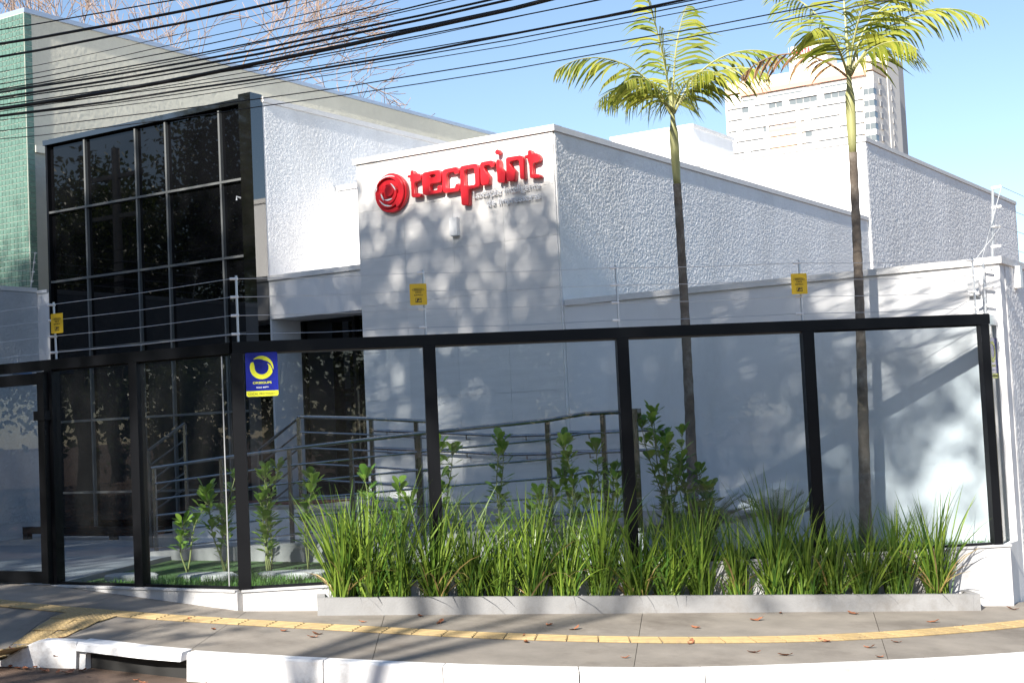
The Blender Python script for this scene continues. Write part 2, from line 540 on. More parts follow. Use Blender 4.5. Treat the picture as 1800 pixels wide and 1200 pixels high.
walk = strip(0, 13, 0, 1, 78, 6, -0.016, 0.3).build('sidewalk', 'joint', smooth=False)
tag(walk, 'concrete pavement sloping along the corner', None, kind='structure')
cuts = [0, 0.5, 1, 1.45, 2, 3.3, 4.05, 5.05, 6.72, 8.2, 9.0, 10, 11, 12, 13]
for a, b in zip(cuts[:-1], cuts[1:]):
    strip(a, b, 0.0, 1.0, max(4, int((b-a)*6)), 8, 0.0, 0.014, gap=0.0018).build('slab', 'concrete', walk)

# tactile paving: ribbed guide tiles along the walk, a dotted branch to the driveway
TP = [(-14.0,8.3),(-12.5,8.38),(-11.04,8.52),(-10.38,8.62),(-10.09,8.69),(-9.26,8.90),(-7.94,9.35),(-6.46,9.93),(-5.27,10.63),(-4.2,11.63),(-3.21,13.17),(-2.75,14.6),(-2.6,16.5)]
def poly_len(P):
    L = [0]
    for a, b in zip(P[:-1], P[1:]): L.append(L[-1]+hypot(b[0]-a[0], b[1]-a[1]))
    return L
fine = []
for i in range(len(TP)-1):
    for k in range(16):
        p0 = Vector(TP[max(0,i-1)]); p1 = Vector(TP[i]); p2 = Vector(TP[i+1]); p3 = Vector(TP[min(len(TP)-1,i+2)]); t = k/16
        fine.append(tuple(0.5*((2*p1)+(p2-p0)*t+(2*p0-5*p1+4*p2-p3)*t*t+(3*p1-p0-3*p2+p3)*t**3)))
TL = poly_len(fine)
def tpos(s):
    for i in range(len(TL)-1):
        if TL[i+1] >= s:
            t = (s-TL[i])/max(1e-6, TL[i+1]-TL[i]); a, b = fine[i], fine[i+1]
            return (lerp(a[0],b[0],t), lerp(a[1],b[1],t)), atan2(b[1]-a[1], b[0]-a[0])
    return fine[-1], 0
def tile_mesh(name, dots):
    mb = MB(); h = 0.1225
    mb.box(-h, h, -h, h, 0.0, 0.006)
    if dots:
        for i in range(5):
            for j in range(5):
                cx, cy = -0.098+0.049*i, -0.098+0.049*j
                b0 = len(mb.v)
                for k in range(6): mb.v.append((cx+0.0135*cos(k*pi/3), cy+0.0135*sin(k*pi/3), 0.006))
                for k in range(6): mb.v.append((cx+0.008*cos(k*pi/3), cy+0.008*sin(k*pi/3), 0.011))
                for k in range(6): mb.f.append((b0+k, b0+(k+1)%6, b0+6+(k+1)%6, b0+6+k))
                mb.f.append(tuple(b0+6+k for k in range(6)))
    else:
        for j in range(4):
            cy = -0.0915+0.061*j
            b0 = len(mb.v)
            x0 = h-0.004
            mb.v += [(-x0,cy-0.018,0.006),(x0,cy-0.018,0.006),(x0,cy+0.018,0.006),(-x0,cy+0.018,0.006),
                     (-x0+0.006,cy-0.011,0.0115),(x0-0.006,cy-0.011,0.0115),(x0-0.006,cy+0.011,0.0115),(-x0+0.006,cy+0.011,0.0115)]
            mb.f += [(b0+4,b0+5,b0+6,b0+7)] + [(b0+k,b0+(k+1)%4,b0+4+(k+1)%4,b0+4+k) for k in range(4)]
    me = bpy.data.meshes.new(name); me.from_pydata(mb.v, [], mb.f); me.materials.append(MT['tactile']); me.update()
    return me
rib, dot = tile_mesh('ribbed_tile', False), tile_mesh('dotted_tile', True)
def put_tile(me, name, x, y, a):
    o = bpy.data.objects.new(name, me); COL.objects.link(o); o.parent = walk
    z = walk_z(x, y)+0.003
    e = 0.1
    gx = (walk_z(x+e*cos(a), y+e*sin(a))-walk_z(x-e*cos(a), y-e*sin(a)))/(2*e)
    gy = (walk_z(x-e*sin(a), y+e*cos(a))-walk_z(x+e*sin(a), y-e*cos(a)))/(2*e)
    o.location = (x, y, z); o.rotation_mode = 'ZYX'
    o.rotation_euler = (math.atan(gy), -math.atan(gx), a)
    o.rotation_mode = 'XYZ'
    o.rotation_euler = (Matrix.Rotation(a,3,'Z') @ Matrix.Rotation(-math.atan(gx),3,'Y') @ Matrix.Rotation(math.atan(gy),3,'X')).to_euler()
s = 0.1
while s < TL[-1]-0.2:
    (x, y), a = tpos(s)
    put_tile(dot if -10.25 < x < -9.72 else rib, 'tactile_tile', x, y, a+random.uniform(-.01,.01))
    s += 0.25
for r in range(2):
    for k in range(6):
        a = radians(-76)
        put_tile(dot, 'tactile_tile', -10.07+0.25*r*0.97+0.02+0.25*(k+0.98)*cos(a), 8.69+0.06*r+0.25*(k+0.98)*sin(a), a)

# kerb: painted stones, one gully mouth
kerb = tag(bpy.data.objects.new('kerb', None), 'white painted kerb of stones with a gully mouth', None, kind='structure')
COL.objects.link(kerb)
def kerb_piece(v0, v1, name, top=0.0, bottom=None, w=0.13, gap=0.004, n=6, setin=0.0, taper=False):
    mb = MB(); dv = gap
    for i in range(n+1):
        v = lerp(v0+dv, v1-dv, i/n)
        p = KE(v); q = KE(v+0.01); t = (q-p).normalized(); nrm = Vector((t.y, -t.x))
        zt = walk_z(p.x, p.y)+top
        zg = g(p.x)+top
        if taper: zt = max(lerp(road_z(p.x, p.y)+0.005, zg, smooth(i/n*1.6)), road_z(p.x,p.y)+0.005)
        zb = road_z(p.x, p.y)-0.06 if bottom is None else zt-bottom
        a = p-nrm*setin; b = p+nrm*w; c2 = p+nrm*(w+0.02)
        mb.v += [(a.x,a.y,zt),(b.x-nrm.x*.015,b.y-nrm.y*.015,zt),(b.x,b.y,zt-0.015),(c2.x,c2.y,zb),(a.x,a.y,zb)]
    for i in range(n):
        k = i*5
        for j in range(5):
            mb.f.append((k+j, k+(j+1)%5, k+5+(j+1)%5, k+5+j))
    mb.f += [(4,3,2,1,0), tuple(n*5+j for j in range(5))]
    return mb.build(name, 'kerb', kerb)
kerb_piece(2.08, 3.06, 'kerb_stone', taper=True, n=10, top=0.003)
kerb_piece(3.09, 3.17, 'kerb_stone', top=-0.075, n=2)
kerb_piece(3.08, 4.06, 'gully_lid', top=0.006, bottom=0.065, w=0.15, setin=0.03, n=4)
for a, b in [(4.08,4.8),(4.8,5.55),(5.55,6.4),(6.4,7.1),(7.1,7.75),(7.75,8.4),(8.4,9.0),(9.0,9.7),(9.7,10.3),(10.3,11),(11,12),(12,12.99)]:
    kerb_piece(a, b, 'kerb_stone', top=0.003)
# black sheet just inside the gully mouth, standing in for the pit's shade
pm, qm = KE(3.17), KE(4.06)
MB().obox((pm.x,pm.y),(qm.x,qm.y),0.02, -0.3, g(pm.x)-0.07, off=-0.06).build('gully_shade_sheet', 'rubber', kerb)

# far side of the street: kerb and earth verge (seen in the glass)
mb = MB()
fx = [-120,-60,-40,-25,-12,-6,0,6,30,80]
for i in range(len(fx)-1):
    MB().box(fx[i]+.01, fx[i+1]-.01, 0.3, 0.46, -0.4, 0.0).build('kerb_stone', 'kerb', kerb)
mb = MB()
gx = [-120+4*i for i in range(51)]; gy = [-60,-40,-25,-16,-10,-7,-5,-3.5,-2.4,-1.5,-0.7,-0.1,0.29]
for y in gy:
    for x in gx: mb.v.append((x, y, -0.02 + (0.06*sin(x*1.3)*sin(y*2.1)+0.03*(-y) if y < -0.4 else 0)))
for j in range(len(gy)-1):
    for i in range(len(gx)-1):
        mb.f.append((j*51+i, j*51+i+1, (j+1)*51+i+1, (j+1)*51+i))
tag(mb.build('verge', 'verge', smooth=True), 'earth verge across the street with leaf litter', None, kind='structure')

# ------------------------------------------------------------------ forecourt and lawn
CX, CY = -9.05, 9.602
DF = Vector((0.7654, 0.6436)); NI = Vector((-0.6436, 0.7654))
FA = atan2(DF.y, DF.x)
def F(s, off=0.0):
    p = Vector((CX, CY)) + DF*s + NI*off
    return (p.x, p.y)
tag(MB().prism([(-18.05,9.62),(-11.55,9.62),(-12.6,12.0),(-13.2,14.9),(-18.05,14.9)], -0.3, 0.375).build('forecourt', 'floor'),
    'grey concrete forecourt behind the gate', None, kind='structure')
tag(MB().prism([(-11.54,9.70),(-9.1,9.70),F(7.05,0.06),(-3.6,14.53),(-12.95,14.53),(-13.1,13.2),(-12.55,12.0)], -0.3, 0.33).build('lawn_soil', 'turf'),
    'short turf inside the glass fence', None, kind='structure')

# ------------------------------------------------------------------ office building
YB, YW = 14.50, 14.55          # front of the sign block, front of the low wall
off = thing('office_building', 'white office building with black glass front and stepped stucco blocks', 'building', (-11, 16, 0.3))
YG, XS = 25.63, -8.53
# sign block: stucco body + cladding panels on the front
MB().box(-11.5, XS, YB+0.02, YG, -0.4, 5.14).build('block_wall', 'stucco', off)
px = [-11.5+0.012, -10.76, -10.02, -9.28, XS-0.012]
pz = [0.3+0.603*i for i in range(8)] + [5.135]
for i in range(4):
    for j in range(len(pz)-1):
        if pz[j+1] < 0.7: continue
        MB().box(px[i]+.0012, px[i+1]-.0012, YB-0.004, YB+0.019, pz[j]+.0012, pz[j+1]-.0012).build('cladding_panel', 'clad', off)
MB().box(-11.53, XS+0.028, YB-0.03, YB+0.16, 5.142, 5.215).build('coping', 'cope', off)
MB().box(XS-0.14, XS+0.028, YB+0.163, YG-0.01, 5.141, 5.212).build('coping', 'cope', off)
MB().box(-11.53, -11.36, YB+0.163, 17.5, 5.141, 5.212).build('coping', 'cope', off)
relief('stucco_relief', off, 'stucco', XS+0.0005, YB+0.03, YG-0.01, 3.0, 5.13, 0.0095, 0.0062, 1)
# back block: front face above the roof and long stucco side
MB().box(-20.0, -8.49, YG+0.003, 36.8, -0.4, 6.60).build('rear_block_wall', 'stucco', off)
MB().box(-20.0, -8.462, YG-0.03, YG+0.14, 6.602, 6.68).build('coping', 'cope', off)
MB().box(-8.64, -8.462, YG+0.143, 36.8, 6.602, 6.678).build('coping', 'cope', off)
MB().box(-8.488, -8.44, 27.0, 28.6, 3.62, 4.05).build('window', 'tframe', off)
relief('stucco_relief', off, 'stucco', -8.4895, YG+0.03, 36.75, 3.0, 6.595, 0.015, 0.0095, 2)
# roof tank house
MB().box(-16.06, -13.95, 30.0, 32.25, 6.61, 8.36).build('tank_house', 'stucco', off)
MB().box(-16.1, -13.92, 29.97, 32.28, 8.362, 8.43).build('coping', 'cope', off)
# tall left block: long side wall, glazed front
X1 = -13.47
MB().box(-17.75, X1, 14.97, 24.0, -0.4, 6.36).build('tall_block_wall', 'stucco', off)
MB().box(X1-0.14, X1+0.026, 14.96, 24.0, 6.362, 6.43).build('coping', 'cope', off)
relief('stucco_relief', off, 'stucco', X1+0.0005, 14.99, 19.6, 3.9, 6.355, 0.0095, 0.0062, 3)
# set-back wall between tall block and sign block
MB().box(X1+0.003, -11.503, 16.5, 24.0, 3.2, 5.28).build('set_back_wall', 'paint', off)
MB().box(X1+0.03, -11.54, 16.47, 16.62, 5.282, 5.35).build('coping', 'cope', off)
# canopy over the entrance
MB().box(X1+0.004, -11.503, 14.97, 16.49, 3.33, 3.86).build('canopy', 'paint', off)
MB().box(X1+0.002, -11.505, 14.94, 15.1, 3.862, 3.93).build('canopy_coping', 'cope', off)
# entrance glazing
dp = MB().box(X1+0.01, -11.505, 15.62, 15.66, 0.88, 3.325).build('entrance_glass', 'tint', off)
for x in (X1+0.03, -12.5, -11.55):
    MB().box(x-0.025, x+0.025, 15.57, 15.618, 0.89, 3.32).build('door_stile', 'black', off)
MB().box(-12.44, -12.41, 15.53, 15.568, 1.5, 2.3).build('door_handle', 'steel', off)
MB().tube([(-12.455,15.55,1.95),(-12.455,15.50,1.95)], 0.012, 6).build('door_lock', 'steel', off)
# recess side wall (white, in shade)
MB().box(X1+0.001, X1+0.02, 14.98, 15.61, 0.885, 3.325).build('reveal_wall', 'paint', off)
# curtain wall
GX = [-17.75, -16.92, -15.83, -15.21, -14.15, -13.69]
GZ = [0.42, 1.02, 2.09, 3.16, 4.23, 5.30, 6.34]
for i in range(5):
    for j in range(6):
        MB().box(GX[i]+0.016, GX[i+1]-0.016, 14.85+0.002*((i*3+j) % 3), 14.90, GZ[j]+0.016, GZ[j+1]-0.016).build('curtain_pane', 'tint', off)
MB().box(-17.74, -13.5, 14.905, 14.965, 0.3, 6.34).build('curtain_backing', 'rubber', off)
for x in GX[1:5]:
    for j in range(6):
        MB().box(x-0.016, x+0.016, 14.80, 14.905, GZ[j]+0.0165, GZ[j+1]-0.0165).build('mullion', 'mull', off)
for z in GZ[1:6]:
    MB().box(-17.74, -13.695, 14.797, 14.903, z-0.016, z+0.016).build('transom', 'mull', off)
MB().box(-17.78, -17.738, 14.79, 14.96, 0.3, 6.34).build('curtain_edge', 'black', off)
MB().box(-17.80, -13.695, 14.76, 14.96, 6.342, 6.42).build('curtain_head', 'blackshiny', off)
MB().box(-17.735, -13.695, 14.80, 14.90, 0.3, 0.40).build('curtain_sill', 'black', off)
MB().box(-13.69, X1+0.004, 14.72, 14.958, 0.3, 6.46).build('corner_column', 'blackshiny', off)
MB().tube([(-13.72,14.74,5.02),(-13.76,14.70,5.04),(-13.76,14.70,4.99)], 0.014, 6).build('bracket', 'galv', off)
# flat roofs
MB().box(-11.36, XS-0.14, YB+0.16, YG, 5.0, 5.145).build('roof_slab', 'roof', off)
# wall lamps
def wall_lamp(label, c, ax):
    x, y, z = c
    t = thing('wall_lamp', label, 'lamp', c, 0 if ax == 'y' else pi/2)
    MB().box(x-.055, x+.055, y-.07, y-.003, z-.11, z+.11).build('lamp_body', 'white', t) if ax == 'y' else \
        MB().box(x+.003, x+.07, y-.055, y+.055, z-.11, z+.11).build('lamp_body', 'white', t)
    if ax == 'y': MB().box(x-.045, x+.045, y-.062, y-.012, z-.118, z-.1105).build('lamp_lens', 'lamp', t)
    else: MB().box(x+.012, x+.062, y-.045, y+.045, z-.118, z-.1105).build('lamp_lens', 'lamp', t)
wall_lamp('small white box lamp under the red company lettering', (-9.97, YB-0.004, 4.17), 'y')

# ------------------------------------------------------------------ lettering on the block
LETTERS = {'t': [[(-10.567, 4.929),(-10.555, 4.939),(-10.527, 4.935),(-10.511, 4.918),(-10.507, 4.894),(-10.429, 4.883),(-10.404, 4.862),(-10.407, 4.806),(-10.426, 4.794),(-10.498, 4.784),(-10.514, 4.768),(-10.515, 4.647),(-10.434, 4.637),(-10.417, 4.619),(-10.424, 4.594),(-10.448, 4.588),(-10.549, 4.594),(-10.567, 4.613),(-10.569, 4.798),(-10.58, 4.803),(-10.579, 4.851),(-10.612, 4.851),(-10.618, 4.867),(-10.613, 4.884),(-10.57, 4.885)]], 'e': [[(-10.396, 4.847),(-10.383, 4.877),(-10.357, 4.888),(-10.15, 4.891),(-10.119, 4.88),(-10.101, 4.856),(-10.102, 4.743),(-10.119, 4.732),(-10.262, 4.727),(-10.275, 4.714),(-10.275, 4.648),(-10.179, 4.645),(-10.169, 4.655),(-10.166, 4.69),(-10.145, 4.697),(-10.106, 4.694),(-10.096, 4.678),(-10.097, 4.62),(-10.114, 4.603),(-10.356, 4.597),(-10.387, 4.612),(-10.397, 4.639)], [(-10.27, 4.834),(-10.252, 4.841),(-10.208, 4.842),(-10.188, 4.831),(-10.192, 4.814),(-10.25, 4.807),(-10.267, 4.816)]], 'c': [[(-10.088, 4.855),(-10.066, 4.88),(-10.032, 4.887),(-9.882, 4.89),(-9.842, 4.872),(-9.831, 4.837),(-9.832, 4.807),(-9.9, 4.799),(-9.915, 4.832),(-10.004, 4.834),(-10.027, 4.81),(-10.03, 4.66),(-10.007, 4.642),(-9.909, 4.642),(-9.896, 4.681),(-9.846, 4.685),(-9.832, 4.656),(-9.834, 4.611),(-9.858, 4.586),(-10.044, 4.583),(-10.081, 4.604),(-10.093, 4.636)]], 'p': [[(-9.822, 4.864),(-9.811, 4.884),(-9.786, 4.891),(-9.606, 4.894),(-9.569, 4.88),(-9.55, 4.855),(-9.543, 4.819),(-9.541, 4.625),(-9.555, 4.603),(-9.689, 4.59),(-9.705, 4.577),(-9.714, 4.411),(-9.733, 4.397),(-9.803, 4.404),(-9.822, 4.423),(-9.83, 4.621)], [(-9.76, 4.824),(-9.748, 4.837),(-9.63, 4.838),(-9.614, 4.825),(-9.611, 4.651),(-9.624, 4.637),(-9.74, 4.64),(-9.758, 4.653)]], 'r': [[(-9.528, 4.866),(-9.515, 4.89),(-9.494, 4.897),(-9.37, 4.9),(-9.334, 4.889),(-9.316, 4.864),(-9.316, 4.819),(-9.334, 4.815),(-9.373, 4.813),(-9.388, 4.845),(-9.455, 4.847),(-9.472, 4.834),(-9.462, 4.8),(-9.4, 4.717),(-9.41, 4.622),(-9.431, 4.607),(-9.501, 4.607),(-9.523, 4.623),(-9.53, 4.651)]], 'i': [[(-9.294, 4.875),(-9.285, 4.894),(-9.268, 4.899),(-9.244, 4.89),(-9.236, 4.87),(-9.237, 4.802),(-9.166, 4.727),(-9.177, 4.619),(-9.197, 4.605),(-9.268, 4.609),(-9.289, 4.628)]], 'n': [[(-9.157, 4.876),(-9.149, 4.897),(-9.126, 4.905),(-8.957, 4.903),(-8.922, 4.891),(-8.907, 4.865),(-8.903, 4.617),(-8.918, 4.609),(-8.953, 4.612),(-8.968, 4.627),(-8.974, 4.834),(-8.988, 4.849),(-9.085, 4.847),(-9.101, 4.833),(-9.095, 4.809),(-9.029, 4.729),(-9.04, 4.625),(-9.062, 4.605),(-9.138, 4.612),(-9.159, 4.63)]], 't2': [[(-8.844, 4.934),(-8.828, 4.946),(-8.8, 4.943),(-8.785, 4.929),(-8.781, 4.9),(-8.72, 4.894),(-8.691, 4.875),(-8.68, 4.847),(-8.682, 4.813),(-8.702, 4.79),(-8.769, 4.783),(-8.782, 4.77),(-8.787, 4.659),(-8.702, 4.644),(-8.681, 4.624),(-8.683, 4.604),(-8.701, 4.595),(-8.807, 4.603),(-8.831, 4.619),(-8.835, 4.804),(-8.851, 4.813),(-8.854, 4.844),(-8.884, 4.853),(-8.892, 4.87),(-8.885, 4.891),(-8.846, 4.894)]]}
sg = thing('company_sign', 'red raised company lettering with round swirl emblem on white wall', 'sign', (-10.0, YB, 4.6))
for k, polys in LETTERS.items():
    cx = sum(p[0] for p in polys[0])/len(polys[0]); cz = sum(p[1] for p in polys[0])/len(polys[0])
    pl = [[(p[0]-cx, p[1]-cz) for p in q] for q in polys]
    shape('letter', pl, 0.07, 'red', sg, (cx+10.0, 14.445-YB, cz-4.6), bevel=0.004)
shape('letter_dot', [circle(0.034, 18)], 0.07, 'red', sg, (-9.271+10.0, 14.445-YB, 4.985-4.6), bevel=0.004)
def slogan(body, width, x0, z0):
    cu = bpy.data.curves.new('m', 'FONT'); ob = bpy.data.objects.new('m', cu); COL.objects.link(ob)
    def wd(s_):
        cu.body = s_+'|'; bpy.context.view_layer.update(); a = ob.dimensions.x
        cu.body = '||'; bpy.context.view_layer.update(); b = ob.dimensions.x
        cu.body = '|'; bpy.context.view_layer.update()
        return a-ob.dimensions.x
    total = wd(body); sc_ = width/total
    items = [(ch, wd(body[:i])*sc_) for i, ch in enumerate(body) if ch != ' ']
    for ch, xo in items:
        cu.body = ch; cu.size = 1; bpy.context.view_layer.update(); w = ob.dimensions.x*sc_
        text('small_letter', ch, w, 'whiteletter', sg, (x0+xo, 14.462-YB, z0), depth=0.014)
    bpy.data.objects.remove(ob, do_unlink=True); bpy.data.curves.remove(cu)
# emblem: stacked discs cut by white crescents
ex, ez = -10.897+10.0, 4.699-4.6
def at(y): return (ex, y-YB, ez)
shape('emblem_disc', [circle(0.252, 56)], 0.06, 'red', sg, at(14.455), bevel=0.006)
def crescent(r, a0, a1, w, n=26, sk=1.0):
    o_, i_ = [], []
    for k in range(n+1):
        t = k/n; a = a0+(a1-a0)*t; ww = w*sin(pi*t)**0.8
        o_.append((r*cos(a), r*sin(a))); i_.append(((r-ww)*cos(a), (r-ww)*sin(a)))
    return o_ + i_[::-1]
def spiral(r0, r1, a0, a1, w0, w1, n=44):
    o_, i_ = [], []
    for k in range(n+1):
        t = k/n; a = a0+(a1-a0)*t; r = lerp(r0, r1, t); w = lerp(w0, w1, t)
        o_.append((r*cos(a), r*sin(a))); i_.append(((r-w)*cos(a), (r-w)*sin(a)))
    return o_ + i_[::-1]
shape('emblem_swirl', [spiral(0.222, 0.232, radians(170), radians(-60), 0.004, 0.11)], 0.03, 'red', sg, at(14.405), bevel=0.003)
shape('emblem_swirl', [spiral(0.165, 0.225, radians(-10), radians(-190), 0.055, 0.12)], 0.03, 'red', sg, at(14.409), bevel=0.003)
shape('emblem_swirl', [spiral(0.10, 0.155, radians(120), radians(-130), 0.01, 0.075)], 0.04, 'red', sg, at(14.392), bevel=0.003)
shape('emblem_core', [circle(0.072, 30, 0.02, 0.015)], 0.05, 'red', sg, at(14.385), bevel=0.004)
for (r, a0, a1, w, y) in ((0.215, 130, 60, 0.014, 14.387), (0.118, 70, 5, 0.016, 14.366), (0.128, 178, 232, 0.022, 14.39),
                          (0.105, 235, 310, 0.02, 14.366), (0.175, 205, 285, 0.02, 14.389), (0.212, 172, 150, 0.016, 14.388)):
    shape('emblem_sliver', [crescent(r, radians(a0), radians(a1), w)], 0.004, 'whiteletter', sg, at(y))
slogan('Locação Inteligente', 0.965, -9.682+10.0, 4.484-4.6)
slogan('de Impressoras', 0.765, -9.485+10.0, 4.36-4.6)

# ------------------------------------------------------------------ boundary walls
XR = -3.55
bw = thing('boundary_wall', 'long white boundary wall behind the glass fence, stucco on its street side', 'wall', (-6, 14.6, -0.3))
MB().box(XS+0.004, XR, YW, YW+0.18, -0.5, 3.08).build('front_wall', 'paint', bw)
MB().box(XR-0.18, XR+0.003, YW+0.182, 24.0, -0.5, 3.08).build('side_wall', 'stucco', bw)
relief('stucco_relief', bw, 'stucco', XR+0.0035, YW+0.19, 17.5, -0.4, 3.07, 0.011, 0.007, 4)
MB().box(XS+0.03, XR+0.03, YW-0.03, YW+0.2, 3.082, 3.15).build('coping', 'cope', bw)
MB().box(XR-0.2, XR+0.03, YW+0.203, 24.0, 3.082, 3.148).build('coping', 'cope', bw)
MB().box(XR-0.06, XR+0.0, F(7.08)[1]-0.02, YW-0.003, -0.5, 0.372).build('return_plinth', 'paint', bw)
wall_lamp('white box lamp on the boundary wall beside the end fence post', (-3.80, YW, 2.9), 'y')
wall_lamp('white box lamp on the stucco side of the boundary wall', (XR+0.003, 15.12, 2.98), 'x')
lw = thing('boundary_wall', 'grey stucco boundary wall at the left edge with bright white end', 'wall', (-18.2, 12, 0))
MB().box(-18.24, -18.06, 8.9, 14.798, -0.4, 4.10).build('side_wall', 'stucco_grey', lw)
MB().box(-18.24, -17.80, 14.80, 14.95, -0.4, 4.08).build('end_wall', 'paint', lw)
relief('stucco_relief', lw, 'stucco_grey', -18.0595, 12.5, 14.78, 0.6, 4.09, 0.0115, 0.008, 5)
MB().box(-18.26, -18.045, 8.88, 14.79, 4.102, 4.17).build('coping', 'cope', lw)
MB().box(-18.044, -17.82, 14.78, 14.95, 4.082, 4.13).build('coping', 'cope', lw)
t = thing('meter_box', 'small blue box fixed to the grey left boundary wall', 'box', (-18.055, 14.4, 2.95))
MB().box(-18.058, -18.01, 14.28, 14.62, 2.84, 3.0).build('box_body', mat('blue_box', (0.16, 0.27, 0.48), 0.5), t)
MB().box(-18.009, -18.004, 14.30, 14.60, 2.86, 2.98).build('box_cover', mat('blue_cover', (0.2, 0.33, 0.56), 0.5), t)

# ------------------------------------------------------------------ neighbour building, left
nb = thing('neighbour_building', 'tall olive rendered neighbour building with green tiled corner pier', 'building', (-22, 20, 0))
XN = -18.6
MB().box(-30, XN, 15.25, 40, -0.5, 8.66).build('side_wall', 'nbwall', nb)
relief('render_relief', nb, 'nbwall', XN+0.0005, 15.26, 31, 4.0, 8.65, 0.022, 0.005, 6)
MB().box(-30, XN+0.04, 15.10, 40, 8.662, 8.735).build('roof_flashing', 'flash', nb)
MB().box(XN+0.001, XN+0.05, 15.252, 16.9, 6.42, 6.53).build('string_course', 'nbband', nb)
MB().box(-20.4, XN+0.025, 15.10, 15.249, -0.5, 8.66).build('tile_pier', 'grout', nb)
mb = MB(); p_ = 0.0875
for j in range(0, 56):
    z = 3.75+j*p_
    for i in range(20):
        x = XN+0.02-(i+1)*p_
        mb.box(x+.005, x+p_-.005, 15.092, 15.1, z+.005, z+p_-.005)
    for i in range(1):
        mb.box(XN+0.025, XN+0.033, 15.108, 15.24, z+.005, z+p_-.005)
tag(mb.build('pier_tiles', 'tile', nb), None, None, kind='stuff')

# ------------------------------------------------------------------ glass fence
ZB, ZT = 0.373, 2.573
fence = thing('glass_fence', 'black framed clear glass fence along the pavement corner', 'fence', (CX, CY, 0.3))
# plinth under the fence
MB().obox(F(-0.02), F(7.16), 0.14, -0.5, ZB-0.02).build('plinth', 'planterw', fence)
MB().box(-12.0, CX-0.03, CY-0.075, CY+0.07, -0.1, ZB-0.022).build('plinth', 'planterw', fence)
MB().obox(F(-0.03), F(7.17), 0.17, ZB-0.019, ZB-0.001).build('plinth_cap', 'planterw', fence)
MB().box(-12.0, CX-0.045, CY-0.09, CY+0.085, ZB-0.021, ZB-0.003).build('plinth_cap', 'planterw', fence)
FS = [0.0, 1.725, 3.52, 5.305, 7.06]
PW = 0.055
for k, s_ in enumerate(FS):
    w = PW if k < 4 else 0.04
    MB().obox(F(s_-w), F(s_+w), 0.10, ZB, ZT-0.1005).build('post', 'black', fence)
for k in range(4):
    a, b = FS[k]+PW, FS[k+1]-PW
    MB().obox(F(a+.002), F(b-.002), 0.05, ZB, ZB+0.022).build('bottom_rail', 'black', fence)
    MB().obox(F(a+.001), F(b-.001), 0.008, ZB+0.0225, ZT-0.118).build('glass_pane', 'glass', fence)
    MB().obox(F(a+.002), F(b-.002), 0.03, ZT-0.117, ZT-0.101).build('pane_bead', 'mull' if k != 3 else 'black', fence)
MB().obox(F(-0.04), F(7.115), 0.10, ZT-0.10, ZT).build('top_beam', 'black', fence)
# return panel into the wall
ep = F(7.06)
MB().box(ep[0]+0.045-0.06, ep[0]+0.045, ep[1]+0.07, YW-0.005, ZT-0.10, ZT-0.001).build('return_beam', 'galv', fence)
MB().box(ep[0]+0.010, ep[0]+0.018, ep[1]+0.085, YW-0.05, ZB, ZT-0.102).build('glass_pane', 'glass', fence)
MB().box(ep[0]-0.012, ep[0]+0.045, ep[1]+0.062, ep[1]+0.082, ZB, ZT-0.102).build('return_stile', mat('bronze_stile', (0.32, 0.27, 0.19), 0.4), fence)
MB().box(ep[0]-0.012, ep[0]+0.04, YW-0.045, YW-0.006, ZB, ZT-0.102).build('return_stile', 'galv', fence)
# left run, parallel to the building
LX = [-11.535, -10.345]
for x in LX:
    MB().box(x-0.055, x+0.055, CY-0.05, CY+0.05, ZB, ZT-0.1005).build('post', 'black', fence)
for a, b in ((LX[0]+.055, LX[1]-.055), (LX[1]+.055, CX-.05)):
    MB().box(a+.002, b-.002, CY-.025, CY+.025, ZB, ZB+.022).build('bottom_rail', 'black', fence)
    MB().box(a+.001, b-.001, CY-.004, CY+.004, ZB+.0225, ZT-.118).build('glass_pane', 'glass', fence)
    MB().box(a+.002, b-.002, CY-.015, CY+.015, ZT-.117, ZT-.101).build('pane_bead', 'black', fence)
MB().box(-18.04, CX-0.045, CY-0.051, CY+0.049, ZT-0.10, ZT-0.0005).build('top_beam', 'black', fence)
for x in (-9.19,):
    MB().box(x-0.006, x+0.006, CY-0.056, CY-0.0515, ZB+0.03, ZT-0.12).build('post_trim', 'galv', fence)
# sliding gate
gate = thing('sliding_gate', 'black framed glass sliding gate at the left edge', 'gate', (-14.6, CY-0.09, 0.38))
gy0, gy1 = CY-0.115, CY-0.06
MB().box(-11.62, -11.525, gy0-.002, gy1+.002, 0.385, 2.455).build('stile', 'black', gate)
MB().box(-17.9, -17.8, gy0, gy1, 0.385, 2.455).build('stile', 'black', gate)
MB().box(-17.799, -11.621, gy0, gy1, 2.335, 2.445).build('top_rail', 'black', gate)
MB().box(-17.799, -11.621, gy0, gy1, 0.39, 0.50).build('bottom_rail', 'black', gate)
for i in range(3):
    a = -17.8+i*2.06
    MB().box(a+.03, a+2.03, gy0+.024, gy0+.032, 0.501, 2.334).build('glass_pane', 'glass', gate)
    if i: MB().box(a-.028, a+.028, gy0+.004, gy1-.004, 0.501, 2.334).build('mid_stile', 'black', gate)
MB().box(-11.66, -11.50, gy0-.02, gy1+.02, 1.98, 2.07).build('lock_box', 'black', gate)

